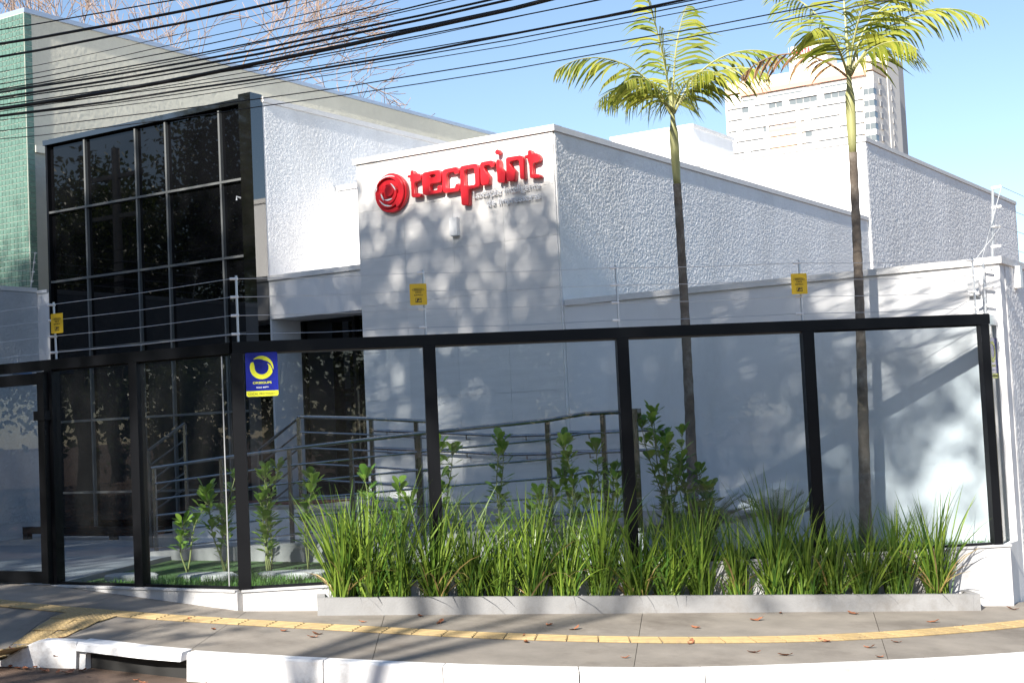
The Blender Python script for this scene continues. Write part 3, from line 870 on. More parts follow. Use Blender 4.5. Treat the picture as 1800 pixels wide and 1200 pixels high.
# ------------------------------------------------------------------ electric fence on top
ef = thing('electric_fence', 'four thin live wires on pale rods above the glass fence', 'electric fence', (CX, CY, ZT))
rods = [((-11.46, CY), 3.14, (-0.02, 0)), ((CX+0.02, CY), 3.17, (0.0, 0)), (F(1.70), 3.17, (0, 0)), (F(3.50), 3.16, (0, 0)), (F(5.27), 3.15, (0, 0)), (F(7.0), 3.12, (0.0, 0))]
levels = [0.955, 0.68, 0.40, 0.12]
ins = []
for (p, zt, lean) in rods:
    r_ = MB().tube([(p[0], p[1], ZT-0.005), (p[0]+lean[0], p[1], zt)], 0.011, 7).build('rod', 'galv', ef)
    row = []
    for lv in levels:
        z = lerp(ZT, zt, lv); x = p[0]+lean[0]*lv
        q = (x-0.045, p[1]-0.035)
        MB().tube([(x+.012, p[1]+.01, z), (q[0], q[1], z)], 0.013, 6).build('insulator', 'white', r_)
        row.append((q[0], q[1], z))
    ins.append(row)
ins.insert(0, [(-17.9, CY-0.03, z) for (_, _, z) in ins[0]])
for a, b in zip(ins[:-1], ins[1:]):
    for p, q in zip(a, b):
        mid = tuple(lerp(p[i], q[i], .5)-(0.012 if i == 2 else 0) for i in range(3))
        MB().tube([p, mid, q], 0.0028, 5).build('wire', 'wire', ef)
# rods on the wall corner and along the neighbour wall
ef2 = thing('electric_fence', 'tall pale rods with insulators and wires on the right wall corner', 'electric fence', (-3.6, 14.6, 3.15))
rr = []
for (x, y, h, lx) in ((-3.63, 14.62, 0.72, 0.05), (-3.62, 19.0, 0.72, 0.05), (-3.62, 23.6, 0.72, 0.05)):
    r_ = MB().tube([(x, y, 3.13), (x+lx, y, 3.13+h)], 0.014, 7).build('rod', 'galv', ef2)
    row = []
    for k in range(4):
        z = 3.13+h*(0.99-k*0.27); xx = x+lx*(0.99-k*.27)
        MB().tube([(xx-.01, y, z), (xx+.09, y-.02, z)], 0.014, 6).build('insulator', 'white', r_)
        row.append((xx+.09, y-.02, z))
    rr.append(row)
for a, b in zip(rr[:-1], rr[1:]):
    for p, q in zip(a, b): MB().tube([p, q], 0.003, 5).build('wire', 'wire', ef2)
lowrow = []
r_ = MB().tube([(-3.70, 14.50, 2.54), (-3.69, 14.50, 3.12)], 0.011, 7).build('rod', 'galv', ef2)
for k in range(3):
    z = 3.02-k*0.17
    MB().tube([(-3.69, 14.5, z), (-3.60, 14.47, z)], 0.013, 6).build('insulator', 'white', r_)
    MB().tube([(-3.60, 14.47, z), ins[-1][k]], 0.0028, 5).build('wire', 'wire', ef2)
for k in range(2):
    MB().tube([rr[0][2*k], (-3.71-.06*k, 14.55, 3.15)], 0.0035, 5).build('stay_wire', 'wire', ef2)
ef3 = thing('electric_fence', 'slanted thin rods with insulators on the far left boundary wall', 'electric fence', (-18.15, 14.5, 4.17))
pr = None
for y in (11.5, 14.75):
    r_ = MB().tube([(-18.15, y, 4.15), (-18.02, y, 4.72)], 0.010, 6).build('rod', 'galv', ef3)
    row = []
    for k in range(4):
        t_ = 0.97-k*0.25
        c_ = (lerp(-18.15,-18.02,t_), y, lerp(4.15,4.72,t_))
        MB().tube([(c_[0]-.01,c_[1],c_[2]), (c_[0]+.045,c_[1]-.01,c_[2])], 0.011, 6).build('insulator', 'white', r_)
        row.append((c_[0]+.045, y, c_[2]))
    if pr:
        for p, q in zip(pr, row): MB().tube([p, q], 0.0025, 4).build('wire', 'wire', ef3)
    pr = row

# ------------------------------------------------------------------ plates hung on the wires
def rrect(w, h, r, n=4):
    P = []
    for cx, cy, a in ((w/2-r, h/2-r, 0), (-w/2+r, h/2-r, 90), (-w/2+r, -h/2+r, 180), (w/2-r, -h/2+r, 270)):
        for k in range(n+1):
            w_ = radians(a+90*k/n); P.append((cx+r*cos(w_), cy+r*sin(w_)))
    return P
def warning_plate(label, p, z, rz):
    t = thing('warning_sign', label, 'sign', (p[0], p[1], z), rz, 'yellow electric fence plates')
    shape('plate', [rrect(0.155, 0.195, 0.01)], 0.003, 'yellow', t, (0, 0, 0))
    y = -0.0025
    ell = [(0.055*cos(a), 0.014*sin(a)) for a in [2*pi*k/28 for k in range(28)]]
    ell2 = [(0.052*cos(a), 0.0115*sin(a)) for a in [2*pi*k/28 for k in range(28)]]
    shape('oval', [ell, ell2], 0.001, 'ink', t, (0, y, 0.042))
    text('word', 'PERIGO', 0.075, 'ink', t, (-0.0375, y, 0.036), depth=0.001, height=0.013, bold=0.012)
    text('word', 'CERCA', 0.058, 'ink', t, (-0.029, y, 0.012), depth=0.001, height=0.012, bold=0.01)
    text('word', 'ELÉTRICA', 0.078, 'ink', t, (-0.039, y, -0.013), depth=0.001, height=0.017, bold=0.01)
    fr = [(-.028,-.028),(.028,-.028),(.028,.012),(-.028,.012)]; fi = [(-.025,-.021),(.025,-.021),(.025,.009),(-.025,.009)]
    shape('pictogram_frame', [fr, fi], 0.001, 'ink', t, (0, y, -0.045))
    shape('pictogram_hand', [[(-.018,-.02),(-.008,-.02),(-.004,-.004),(.002,-.016),(.008,-.003),(.002,.008),(-.006,.004),(-.012,.006),(-.014,-.004)]], 0.001, 'ink', t, (0, y, -0.045))
    shape('pictogram_bolt', [[(.012,.007),(.02,.007),(.016,-.002),(.021,-.002),(.012,-.017),(.014,-.006),(.009,-.006)]], 0.001, 'ink', t, (0, y, -0.045))
    for sx in (-0.06, 0.06): MB().tube([(p[0]+sx*cos(rz), p[1]+sx*sin(rz), z+.09), (p[0]+sx*cos(rz), p[1]+sx*sin(rz)+.02, z+.1)], 0.002, 5).build('tie', 'wire', t)
warning_plate('yellow danger plate on the wires above the gate post, leftmost of three', (-11.36, CY-0.065), 2.92, radians(6))
pp = F(1.645, -0.06); warning_plate('yellow danger plate in front of the sign block, middle of three', pp, 2.942, FA)
pp = F(5.24, -0.06); warning_plate('yellow danger plate on wires before the white wall, rightmost of three', pp, 2.92, FA)
def security_plate(label, p, z, rz, w=0.285, h=0.395):
    t = thing('security_sign', label, 'sign', (p[0], p[1], z), rz, 'blue security plates')
    shape('plate', [rrect(w, h, 0.015)], 0.003, 'blue', t, (0, 0, 0))
    hb = 0.05
    low = [(-w/2+.002, hb/2), (-w/2+.002, -hb/2+.012), (-w/2+.014, -hb/2+.001), (w/2-.014, -hb/2+.001), (w/2-.002, -hb/2+.012), (w/2-.002, hb/2)]
    shape('yellow_band', [low[::-1]], 0.001, 'lime', t, (0, -0.003, -h/2+hb/2+.001))
    # ring of two hooked crescents
    o_, i_ = [], []
    for k in range(33):                                   # swoosh: pointed at both ends
        tt = k/32; a = radians(lerp(134, -12, tt)); th = 0.036*min(1, (tt/0.42))**0.6*min(1, (1-tt)/0.55)**0.7
        o_.append((0.104*cos(a), 0.104*sin(a))); i_.append(((0.104-th)*cos(a), (0.104-th)*sin(a)))
    shape('ring_crescent', [o_+i_[::-1]], 0.001, 'lime', t, (0, -0.003, 0.062))
    o_, i_ = [], []
    for k in range(45):                                   # body of the ring, hooked at the top left, tucked under the swoosh
        tt = k/44; a = radians(lerp(146, 392, tt))
        Ro = 0.104 if tt < 0.78 else lerp(0.104, 0.066, ((tt-0.78)/0.22)**0.8)
        ri = 0.062 if tt > 0.10 else lerp(0.085, 0.062, (tt/0.10)**0.6)
        Ro = Ro if tt > 0.03 else lerp(0.092, Ro, tt/0.03)
        o_.append((Ro*cos(a), Ro*sin(a))); i_.append((ri*cos(a), ri*sin(a)))
    shape('ring_crescent', [o_+i_[::-1]], 0.001, 'lime', t, (0, -0.003, 0.062))
    text('word', 'ORSEGUPS', 0.165, 'lime', t, (-0.0825, -0.003, -0.083), depth=0.001, height=0.02, bold=0.02)
    text('word', '4020 4499', 0.11, 'palew', t, (-0.055, -0.003, -0.122), depth=0.001, height=0.014, bold=0.01)
    text('word', 'LOCAL PROTEGIDO', 0.25, 'ink', t, (-0.125, -0.0045, -h/2+.017), depth=0.001, height=0.017)
    return t
pp = F(0.215, -0.058); security_plate('blue and yellow security plate on the pane beside the corner post', pp, 2.272, FA)
security_plate('blue and yellow security plate on the narrow glass return at the right end', (ep[0]+0.026, 14.38), 2.02, pi/2, w=0.22, h=0.60) if False else None
sp2 = security_plate('blue and yellow security plate on the narrow glass return at the right end', (ep[0]+0.024, 14.36), 2.15, pi/2)

# ------------------------------------------------------------------ planter along the foot of the fence
pl = thing('planter', 'low white planter kerb at the foot of the glass fence', 'planter', (F(0.6,-0.3)[0], F(0.6,-0.3)[1], 0.1))
def P(s_, o_): return F(s_, o_)
s0, s1 = 0.70, 6.64
n = 8
for k in range(n):
    a, b = lerp(s0, s1, k/n), lerp(s0, s1, (k+1)/n)
    pa, pb = P(a, -0.29), P(b, -0.29)
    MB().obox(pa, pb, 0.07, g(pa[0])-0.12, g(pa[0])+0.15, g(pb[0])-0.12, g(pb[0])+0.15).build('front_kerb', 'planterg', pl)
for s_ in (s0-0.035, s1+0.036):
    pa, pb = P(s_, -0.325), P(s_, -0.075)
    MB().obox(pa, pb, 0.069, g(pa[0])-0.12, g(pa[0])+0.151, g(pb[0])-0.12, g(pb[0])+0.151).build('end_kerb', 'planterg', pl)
pa, pb = P(s0, -0.165), P(s1, -0.165)
MB().obox(pa, pb, 0.178, g(pa[0])-0.1, g(pa[0])+0.105, g(pb[0])-0.1, g(pb[0])+0.105).build('soil', 'soil', pl)

# ------------------------------------------------------------------ ramp, steps, railings
rp = thing('entrance_ramp', 'concrete wheelchair ramp and landing in front of the entrance', 'ramp', (-10, 13, 0.33))
def slope_block(name, x0, x1, y0, y1, z0, z1, m, parent):
    return MB().add([(x0,y0,0.1),(x1,y0,0.1),(x1,y1,0.1),(x0,y1,0.1),(x0,y0,z0),(x1,y0,z1),(x1,y1,z1),(x0,y1,z0)],
                    [(0,3,2,1),(4,5,6,7),(0,1,5,4),(1,2,6,5),(2,3,7,6),(3,0,4,7)]).build(name, m, parent)
slope_block('front_flight', -13.0, -7.2, 12.22, 13.12, 0.385, 0.66, 'paint', rp)
slope_block('front_flight_paving', -13.0, -7.2, 12.18, 13.12, 0.425, 0.70, 'ramp', rp)
MB().box(-13.0, -12.99, 12.3, 13.1, 0.1, 0.38).build('ramp_toe', 'ramp', rp)
MB().prism([(-7.198,12.30),(-6.45,12.30),(-6.45,13.0),(-6.05,13.4),(-6.05,14.44),(-9.0,14.44),(-9.0,13.13),(-7.198,13.13)], 0.1, 0.66).build('turning_landing', 'paint', rp)
MB().prism([(-7.198,12.26),(-6.41,12.26),(-6.41,12.97),(-6.01,13.37),(-6.01,14.445),(-9.0,14.445),(-9.0,13.125),(-7.198,13.125)], 0.661, 0.70).build('landing_paving', 'ramp', rp)
slope_block('rear_flight', -11.4, -9.002, 13.13, 14.44, 0.84, 0.66, 'paint', rp)
slope_block('rear_flight_paving', -11.4, -9.002, 13.125, 14.445, 0.88, 0.70, 'ramp', rp)
MB().box(-13.3, -11.402, 13.14, 15.60, 0.1, 0.845).build('upper_landing', 'paint', rp)
MB().box(-13.3, -11.402, 13.13, 15.615, 0.846, 0.88).build('landing_paving', 'ramp', rp)
for k in range(2):
    MB().box(-13.302-0.3*(k+1), -13.302-0.3*k-.002, 13.15, 14.65, 0.1, 0.88-0.17*(k+1)).build('step', 'ramp', rp)
MB().box(-13.45, -11.46, 13.45, 14.2, 0.881, 0.893).build('door_mat', mat('red_brown_mat', (0.13, 0.035, 0.025), 0.95, var=0.3, vscale=30), rp)

def rail_set(parent, pts, n_bars, drop, posts, floor, r=0.021, bar_r=0.013, hand=None):
    MB().tube(pts, r, 8).build('top_rail', 'steel', parent)
    for k in range(1, n_bars+1):
        MB().tube([(p[0], p[1], p[2]-drop*k) for p in pts], bar_r, 6).build('bar', 'steel', parent)
    for (x, y, zt) in posts:
        MB().box(x-.025, x+.025, y-.012, y+.012, floor(x)-0.01, zt).build('post', 'steel', parent)
        for k in (1, 3):
            MB().tube([(x, y-.012, zt-drop*k-.03), (x+.03, y-.04, zt-drop*k-.05), (x+.03, y-.04, zt-drop*k-.01)], 0.007, 5).build('bracket', 'steel', parent)
r1 = thing('handrail', 'long steel railing rising along the front of the ramp', 'railing', (-9.5, 12.27, 0.6), group='stainless railings')
ff = lambda x: lerp(0.425, 0.70, clamp((x+13)/5.8))
YF = 12.27
pts = [(-13.0,YF,1.41),(-11.87,YF,1.50),(-10.83,YF,1.575),(-9.03,YF,1.675),(-7.44,YF,1.75),(-7.03,YF,1.795),(-6.47,YF,1.795)]
zt = lambda x: np.interp(x, [p[0] for p in pts], [p[2] for p in pts])
rail_set(r1, pts, 5, 0.19, [(x, YF, float(zt(x))-.01) for x in (-12.97,-11.87,-10.83,-9.95,-9.03,-7.45,-6.82,-6.47)], ff)
MB().box(-6.50, -6.42, YF-.04, YF+.04, 1.72, 1.82).build('end_cap', 'steel', r1)
r2_ = thing('handrail', 'steel guard rail between the two ramp flights', 'railing', (-10.5, 13.16, 0.8), group='stainless railings')
pts2 = [(-11.45,13.16,1.94),(-10.35,13.16,1.87),(-9.5,13.16,1.80)]
fz = lambda x: lerp(0.88, 0.70, clamp((x+11.4)/2.4))
rail_set(r2_, pts2, 5, 0.185, [(-11.45,13.16,1.93),(-10.36,13.16,1.86),(-9.72,13.16,1.81)], fz)
r3 = thing('handrail', 'double steel handrail fixed to the white wall', 'railing', (-9.4, 14.45, 1.6), group='stainless railings')
for dz in (0, -0.22):
    MB().tube([(-11.37,14.41,1.74+dz),(-10.26,14.41,1.665+dz),(-9.27,14.41,1.595+dz),(-8.81,14.41,1.59+dz),(-8.49,14.41,1.605+dz),(-7.46,14.41,1.595+dz),(-7.2,14.41,1.59+dz)], 0.019, 8).build('rail', 'steel', r3)
    for x in (-11.1,-9.9,-9.05,-8.2,-7.35):
        z = float(np.interp(x, [-11.37,-9.27,-8.81,-7.2], [1.74,1.595,1.59,1.59]))+dz
        MB().tube([(x,14.41,z-.015),(x,14.41,z-.06),(x,14.49,z-.06)], 0.008, 6).build('bracket', 'steel', r3)
r4 = thing('handrail', 'short steep steel stair rail nearest the black glass', 'railing', (-13.6, 13.05, 0.4), group='stainless railings')
def stair_rail(parent, y, x0, x1, z0, z1, zf):
    for k in range(5):
        d = 0.2*k
        MB().tube([(x0, y, z0-d), (x1, y, z1-d)], 0.021 if k == 0 else 0.012, 7).build('top_rail' if k == 0 else 'bar', 'steel', parent)
    MB().box(x1-.022, x1+.022, y-.012, y+.012, zf, z1).build('post', 'steel', parent)
    MB().box(x0-.022, x0+.022, y-.012, y+.012, 0.36, z0).build('post', 'steel', parent)
stair_rail(r4, 13.1, -13.93, -13.28, 1.62, 1.93, 0.36)
r5 = thing('handrail', 'short steep steel stair rail before the entrance reveal', 'railing', (-13.1, 14.6, 0.5), group='stainless railings')
stair_rail(r5, 14.62, -13.45, -12.73, 1.54, 1.95, 0.87)

# wheel stop in the forecourt
ws = thing('wheel_stop', 'low black steel wheel stop on the forecourt by the glass front', 'wheel stop', (-16.6, 14.2, 0.38))
MB().box(-17.75, -14.9, 14.16, 14.26, 0.46, 0.56).build('beam', 'black', ws)
for x in (-17.7, -15.86, -14.95):
    MB().box(x-.05, x+.05, 14.165, 14.255, 0.37, 0.459).build('foot', 'black', ws)

# ------------------------------------------------------------------ stepping stones
for k, (x, y, a, l_, lab) in enumerate(((-11.32,10.36,0.2,0.30,'flat pale stepping stone at the forecourt edge of the lawn'),
                                   (-10.42,10.52,0.15,0.36,'flat pale stepping stone in the turf left of the corner post'),
                                   (-9.55,10.82,0.3,0.36,'flat grey stepping stone in the turf right of the corner post'))):
    mb = MB(); nn = 14; top = []
    rs = [l_*(1+random.uniform(-.1,.1)) for _ in range(nn)]
    for zz, f_ in ((0.30, 1.0), (0.375, 1.0), (0.392, 0.9)):
        for i in range(nn):
            w_ = 2*pi*i/nn; c_, s_ = rs[i]*f_*cos(w_), rs[i]*f_*0.55*sin(w_)
            mb.v.append((x+c_*cos(a)-s_*sin(a), y+c_*sin(a)+s_*cos(a), zz))
    for r in range(2):
        for i in range(nn): mb.f.append((r*nn+i, r*nn+(i+1)%nn, (r+1)*nn+(i+1)%nn, (r+1)*nn+i))
    mb.f.append(tuple(2*nn+i for i in range(nn)))
    tag(mb.build('stepping_stone', 'stone'), lab, 'stone', 'stepping stones')

# ------------------------------------------------------------------ lawn blades
rng = np.random.default_rng(11)
def blades(n, pts, zf, h0, h1, w, lean):
    base = pts; az = rng.uniform(0, 2*pi, n); h = rng.uniform(h0, h1, n)
    ln = rng.uniform(0.1, lean, n)*h
    z = zf
    d = np.stack([np.cos(az), np.sin(az)], 1); sd = np.stack([-np.sin(az), np.cos(az)], 1)*(w/2)
    V = np.zeros((n, 4, 3), np.float32)
    V[:,0,:2] = base-sd; V[:,1,:2] = base+sd
    V[:,2,:2] = base+sd*.4+d*ln[:,None]; V[:,3,:2] = base-sd*.4+d*ln[:,None]
    V[:,:2,2] = z[:,None]; V[:,2:,2] = (z+h)[:,None]
    F_ = np.arange(n*4).reshape(n, 4)
    return V.reshape(-1,3), F_
cand = np.stack([rng.uniform(-11.5, -3.7, 60000), rng.uniform(9.72, 14.5, 60000)], 1)
sd_ = (cand[:,0]-CX)*DF.x+(cand[:,1]-CY)*DF.y; od_ = (cand[:,0]-CX)*NI.x+(cand[:,1]-CY)*NI.y
ok = ((od_ > 0.07) | (cand[:,0] < CX)) & ~((cand[:,1] > 12.15) & (cand[:,0] < -6.0)) & (cand[:,0] > -11.45 + 0.12*np.sin(cand[:,1]*9))
ok &= (od_ < 1.6)
for (x, y, l_) in ((-11.32,10.36,.3),(-10.42,10.52,.36),(-9.55,10.82,.36)):
    ok &= ~((((cand[:,0]-x)/(l_*.95))**2+((cand[:,1]-y)/(l_*.55))**2) < 1)
pts_ = cand[ok]
V, Fq = blades(len(pts_), pts_, np.full(len(pts_), 0.325), 0.03, 0.085, 0.007, 0.9)
tag(np_mesh('lawn', V, Fq, 'lawn'), 'short green lawn inside the glass fence', 'grass', kind='stuff')

# ------------------------------------------------------------------ strap-leaved grass clumps in the planter
def strap_clump(x, y, z, nb, hmax, rad, sd, dry=6):
    rg = np.random.default_rng(sd)
    def make(n, hm, droop_more=False):
        S = 6
        az = rg.uniform(0, 2*pi, n); lean0 = rg.beta(1.3, 2.2, n)*(0.45+0.3*((sd*5)%7)/6)+0.02
        L = hm*rg.uniform(0.5, 1.22, n)
        curve = rg.uniform(0.05, 0.75, n)**1.7*1.35
        if droop_more: lean0 += 0.4; curve += 0.9
        wd = rg.uniform(0.005, 0.0105, n)
        br = rad*np.sqrt(rg.uniform(0, 1, n)); ba = rg.uniform(0, 2*pi, n)
        pos = np.stack([x+br*np.cos(ba), y+br*np.sin(ba), np.full(n, z)], 1)
        fa = rg.uniform(0, 2*pi, n)
        d = np.stack([np.cos(az), np.sin(az)], 1)
        side = np.stack([np.cos(fa), np.sin(fa), np.zeros(n)], 1)
        V = np.zeros((n, (S+1)*2, 3), np.float32)
        for k in range(S+1):
            t = k/S
            w = wd*(0.75+0.5*t if t < .5 else 1.0)*(1-max(0, (t-.55)/.45)**1.5*.93)
            V[:,2*k] = pos-side*w[:,None]; V[:,2*k+1] = pos+side*w[:,None]
            ang = lean0+curve*(t**1.6)
            st = (L/S)[:,None]
            pos = pos+np.concatenate([d*np.sin(ang)[:,None], np.cos(ang)[:,None]], 1)*st
        idx = np.arange(n)[:,None]*((S+1)*2)
        F_ = np.concatenate([idx+np.array([2*k, 2*k+1, 2*k+3, 2*k+2])[None] for k in range(S)], 0)
        return V.reshape(-1,3), F_
    return make(nb, hmax), make(dry, hmax*0.9, True)
clumps = [(0.86,0.85,113,'leftmost strap grass clump, at the planter end'),
          (1.09,0.80,122,'tall strap grass clump second from the planter\'s left end'),
          (1.35,0.94,64,'strap grass clump just left of the second fence post'),
          (1.67,0.86,80,'dark strap grass clump close to the second fence post'),
          (2.00,0.72,124,'tall upright strap grass clump right of the second fence post'),
          (2.27,0.72,81,'dense strap grass clump before the ramp railing end'),
          (2.55,0.86,83,'loose strap grass clump in the planter before the sign block'),
          (2.86,0.86,64,'thin strap grass clump in the planter before the white block corner'),
          (3.18,0.94,95,'strap grass clump left of the third fence post'),
          (3.51,0.72,86,'strap grass clump right at the third fence post'),
          (3.81,0.72,117,'yellow-green strap grass clump left of the first palm'),
          (4.10,0.86,91,'strap grass clump in front of the first palm trunk'),
          (4.45,0.62,90,'strap grass clump just right of the first palm'),
          (4.81,0.94,96,'spreading strap grass clump midway between the palms'),
          (5.10,0.72,84,'strap grass clump left of the fourth fence post'),
          (5.36,0.62,101,'dark dense strap grass clump at the fourth fence post'),
          (5.67,0.72,108,'strap grass clump left of the second palm trunk'),
          (5.99,0.72,115,'light green strap grass clump in front of the second palm'),
          (6.36,0.85,106,'rightmost bright strap grass clump, at the planter end')]
for i, (s_, h_, nb_, lab) in enumerate(clumps):
    p = F(s_, -0.165)
    t = thing('strap_grass', lab, 'grass clump', (p[0], p[1], g(p[0])+0.10), group='strap grass clumps in the planter')
    (V, Fq), (V2, F2) = strap_clump(p[0], p[1], g(p[0])+0.09, int(nb_*1.05), h_*1.12, 0.06+0.03*((i*7)%4)/3, 100+i, 12)
    np_mesh('blades', V, Fq, 'grass', t)
    (Vb, Fb), _ = strap_clump(p[0], p[1], g(p[0])+0.09, int(nb_*0.8), h_*0.52, 0.12, 500+i)
    np_mesh('low_blades', Vb, Fb, 'grass', t)
    np_mesh('dry_blades', V2, F2, 'grass_dry' if i % 3 == 0 else 'grass', t)

# ------------------------------------------------------------------ shrubs with obovate leaves
def leaf_poly(L, W):
    # outline points (along, across) of an obovate leaf, folded slightly along the midrib
    return [(0,0,0),(0.35*L,0.26*W,.03*L),(0.72*L,0.5*W,.06*L),(0.95*L,0.3*W,.03*L),(L,0,0),(0.95*L,-0.3*W,.03*L),(0.72*L,-0.5*W,.06*L),(0.35*L,-0.26*W,.03*L),(0.6*L,0,-.02*L)]
LF = [(8,0,1),(8,1,2),(8,2,3),(8,3,4),(8,4,5),(8,5,6),(8,6,7),(8,7,0)]
def add_leaf(mb, p, dirv, up, L, W):
    d = dirv.normalized(); s = d.cross(up)
    if s.length < 1e-3: s = Vector((1,0,0))
    s.normalize(); n = s.cross(d)
    mb.add([tuple(p+d*a+s*b+n*c) for a, b, c in leaf_poly(L, W)], LF)
def shrub(label, x, y, h, nst, sd, lean=0.25, leaf=0.085, bare=0.3):
    rd = random.Random(sd)
    t = thing('broadleaf_shrub', label, 'shrub', (x, y, 0.32), group='young shrubs inside the fence')
    st, lv = MB(), MB()
    for k in range(nst):
        a = rd.uniform(0, 2*pi); ln = rd.uniform(0.2, 1)*lean
        hh = h*rd.uniform(0.62, 1.0) if k else h
        pth = []; N_ = 9
        for i in range(N_+1):
            u = i/N_
            pth.append(Vector((x+cos(a)*ln*hh*u**1.3+0.02*sin(7*u+k), y+sin(a)*ln*hh*u**1.3+0.02*cos(5*u+k), 0.31+hh*u)))
        st.tube([tuple(p) for p in pth], [0.010*(1-0.65*i/N_) for i in range(N_+1)], 6)
        i = max(2, int(bare*N_)); ph = rd.uniform(0, 6)
        for j in range(i, N_+1):
            m_ = 2 if j < N_ else 4
            rep = 3 if j > i+1 else (2 if j > i else 1)
            for q in range(m_*rep):
                ph += 1.57+rd.uniform(-.4,.4)
                el = rd.uniform(0.15, 0.9) if j < N_ else rd.uniform(0.5, 1.2)
                dv = Vector((cos(ph)*cos(el), sin(ph)*cos(el), sin(el)))
                pp_ = pth[j]+Vector((0,0,rd.uniform(-.03,.03)))
                stub = pp_+dv*rd.uniform(.01,.05)
                st.tube([tuple(pp_), tuple(stub)], 0.003, 4, cap=False)
                L = leaf*1.3*rd.uniform(.45, 1.3)
                add_leaf(lv, stub, dv+Vector((0,0,rd.uniform(-.25,.25))), Vector((0,0,1)), L, L*0.62)
    st.build('stems', 'stem', t, smooth=True)
    lv.build('leaves', 'clusia', t)
shr = [('young shrub with bent pale stem left of the fence corner', -11.14,10.93,0.75,2,1,.35,.09,.45),
       ('slim shrub close behind the left pane by the corner post', -10.58,10.93,1.0,3,2,.25,.085,.35),
       ('tall leafy shrub directly right of the corner post', -10.1,11.07,1.05,4,3,.22,.085,.3),
       ('thin shrub with yellow tipped leaves behind the security plate pane', -9.72,11.2,0.95,2,4,.4,.085,.35),
       ('shrub with reddish flowers behind the leftmost grass clumps', -8.45,10.95,0.95,3,5,.3,.085,.3),
       ('slender upright shrub just right of the second fence post', -7.97,11.2,1.2,2,6,.12,.085,.35),
       ('slender shrub before the middle of the sign block', -7.55,11.5,1.22,2,7,.15,.085,.4),
       ('low shrub beside the middle railing post', -7.25,11.75,0.85,3,8,.4,.08,.4),
       ('spreading shrub left of the third fence post', -6.98,11.98,1.18,4,9,.3,.085,.35),
       ('shrub touching the third fence post from the left', -6.66,12.1,1.1,3,10,.25,.085,.35),
       ('tallest bright shrub right of the third fence post', -6.28,12.55,1.42,6,11,.2,.085,.2),
       ('bushy shrub at the foot of the first palm', -6.05,12.85,0.95,5,12,.4,.085,.15)]
for a in shr: shrub(*a)

# ------------------------------------------------------------------ palms
R3 = Vector((0.843, 0.537, 0)); D3 = Vector((-0.537, 0.843, 0))
def frond(parent, base, az, a0, a1, L, m='palmleaf', leaf=0.42, dens=34, sd=0, wid=0.015, twist=0.0):
    rd = random.Random(sd)
    N_ = 22; pth = [Vector(base)]; tang = []
    h = Vector((cos(az), sin(az), 0))
    for i in range(N_):
        t = i/N_; an = radians(lerp(a0, a1, t**1.25))
        d = h*sin(an)+Vector((0,0,cos(an)))
        tang.append(d); pth.append(pth[-1]+d*(L/N_))
    tang.append(tang[-1])
    ob = MB(); ob.tube([tuple(p) for p in pth], [0.013*(1-0.85*i/N_)+0.0015 for i in range(N_+1)], 5)
    fr = ob.build('frond_stalk', 'trunk_green' if m == 'palmleaf' else 'palmdry', parent)
    lv = MB()
    side = Vector((-sin(az), cos(az), 0))
    for k in range(dens):
        t = 0.16+0.84*(k+rd.uniform(-.3,.3))/dens
        t = clamp(t, .15, .995)
        i = min(N_-1, int(t*N_)); u = t*N_-i
        p = pth[i].lerp(pth[i+1], u); tg = tang[i]
        up = side.cross(tg); 
        if up.z < 0 and abs(up.z) > .2: up = up
        prof = 0.55+0.75*sin(pi*min(1, t*0.92+0.06))-0.35*t
        for sgn in (-1, 1):
            if rd.random() < 0.10: continue
            l_ = leaf*prof*rd.uniform(.85, 1.1)
            d0 = (side*sgn*0.85+tg*(0.55+0.5*t)+up*rd.uniform(.1,.45)).normalized()
            S = 4; q = p.copy(); w0 = wid*rd.uniform(.8, 1.25)
            wv = tg.cross(d0); 
            wv = (tg*0.8+up*0.35*sgn).normalized()
            vs = []
            d = d0.copy()
            for j in range(S+1):
                tt = j/S
                w = w0*(0.5+0.9*tt if tt < .4 else 1.0)*(1-max(0,(tt-.4)/.6)**1.6*.95)
                vs += [tuple(q-wv*w), tuple(q+wv*w)]
                d = (d+Vector((0,0,-1))*rd.uniform(.10,.58)*(0.5+tt)).normalized()
                q = q+d*(l_/S)
            lv.add(vs, [(2*j,2*j+1,2*j+3,2*j+2) for j in range(S)])
    lv.build('leaflets', m, fr)
def azi(lat, dep): 
    v = R3*lat+D3*dep; return atan2(v.y, v.x)
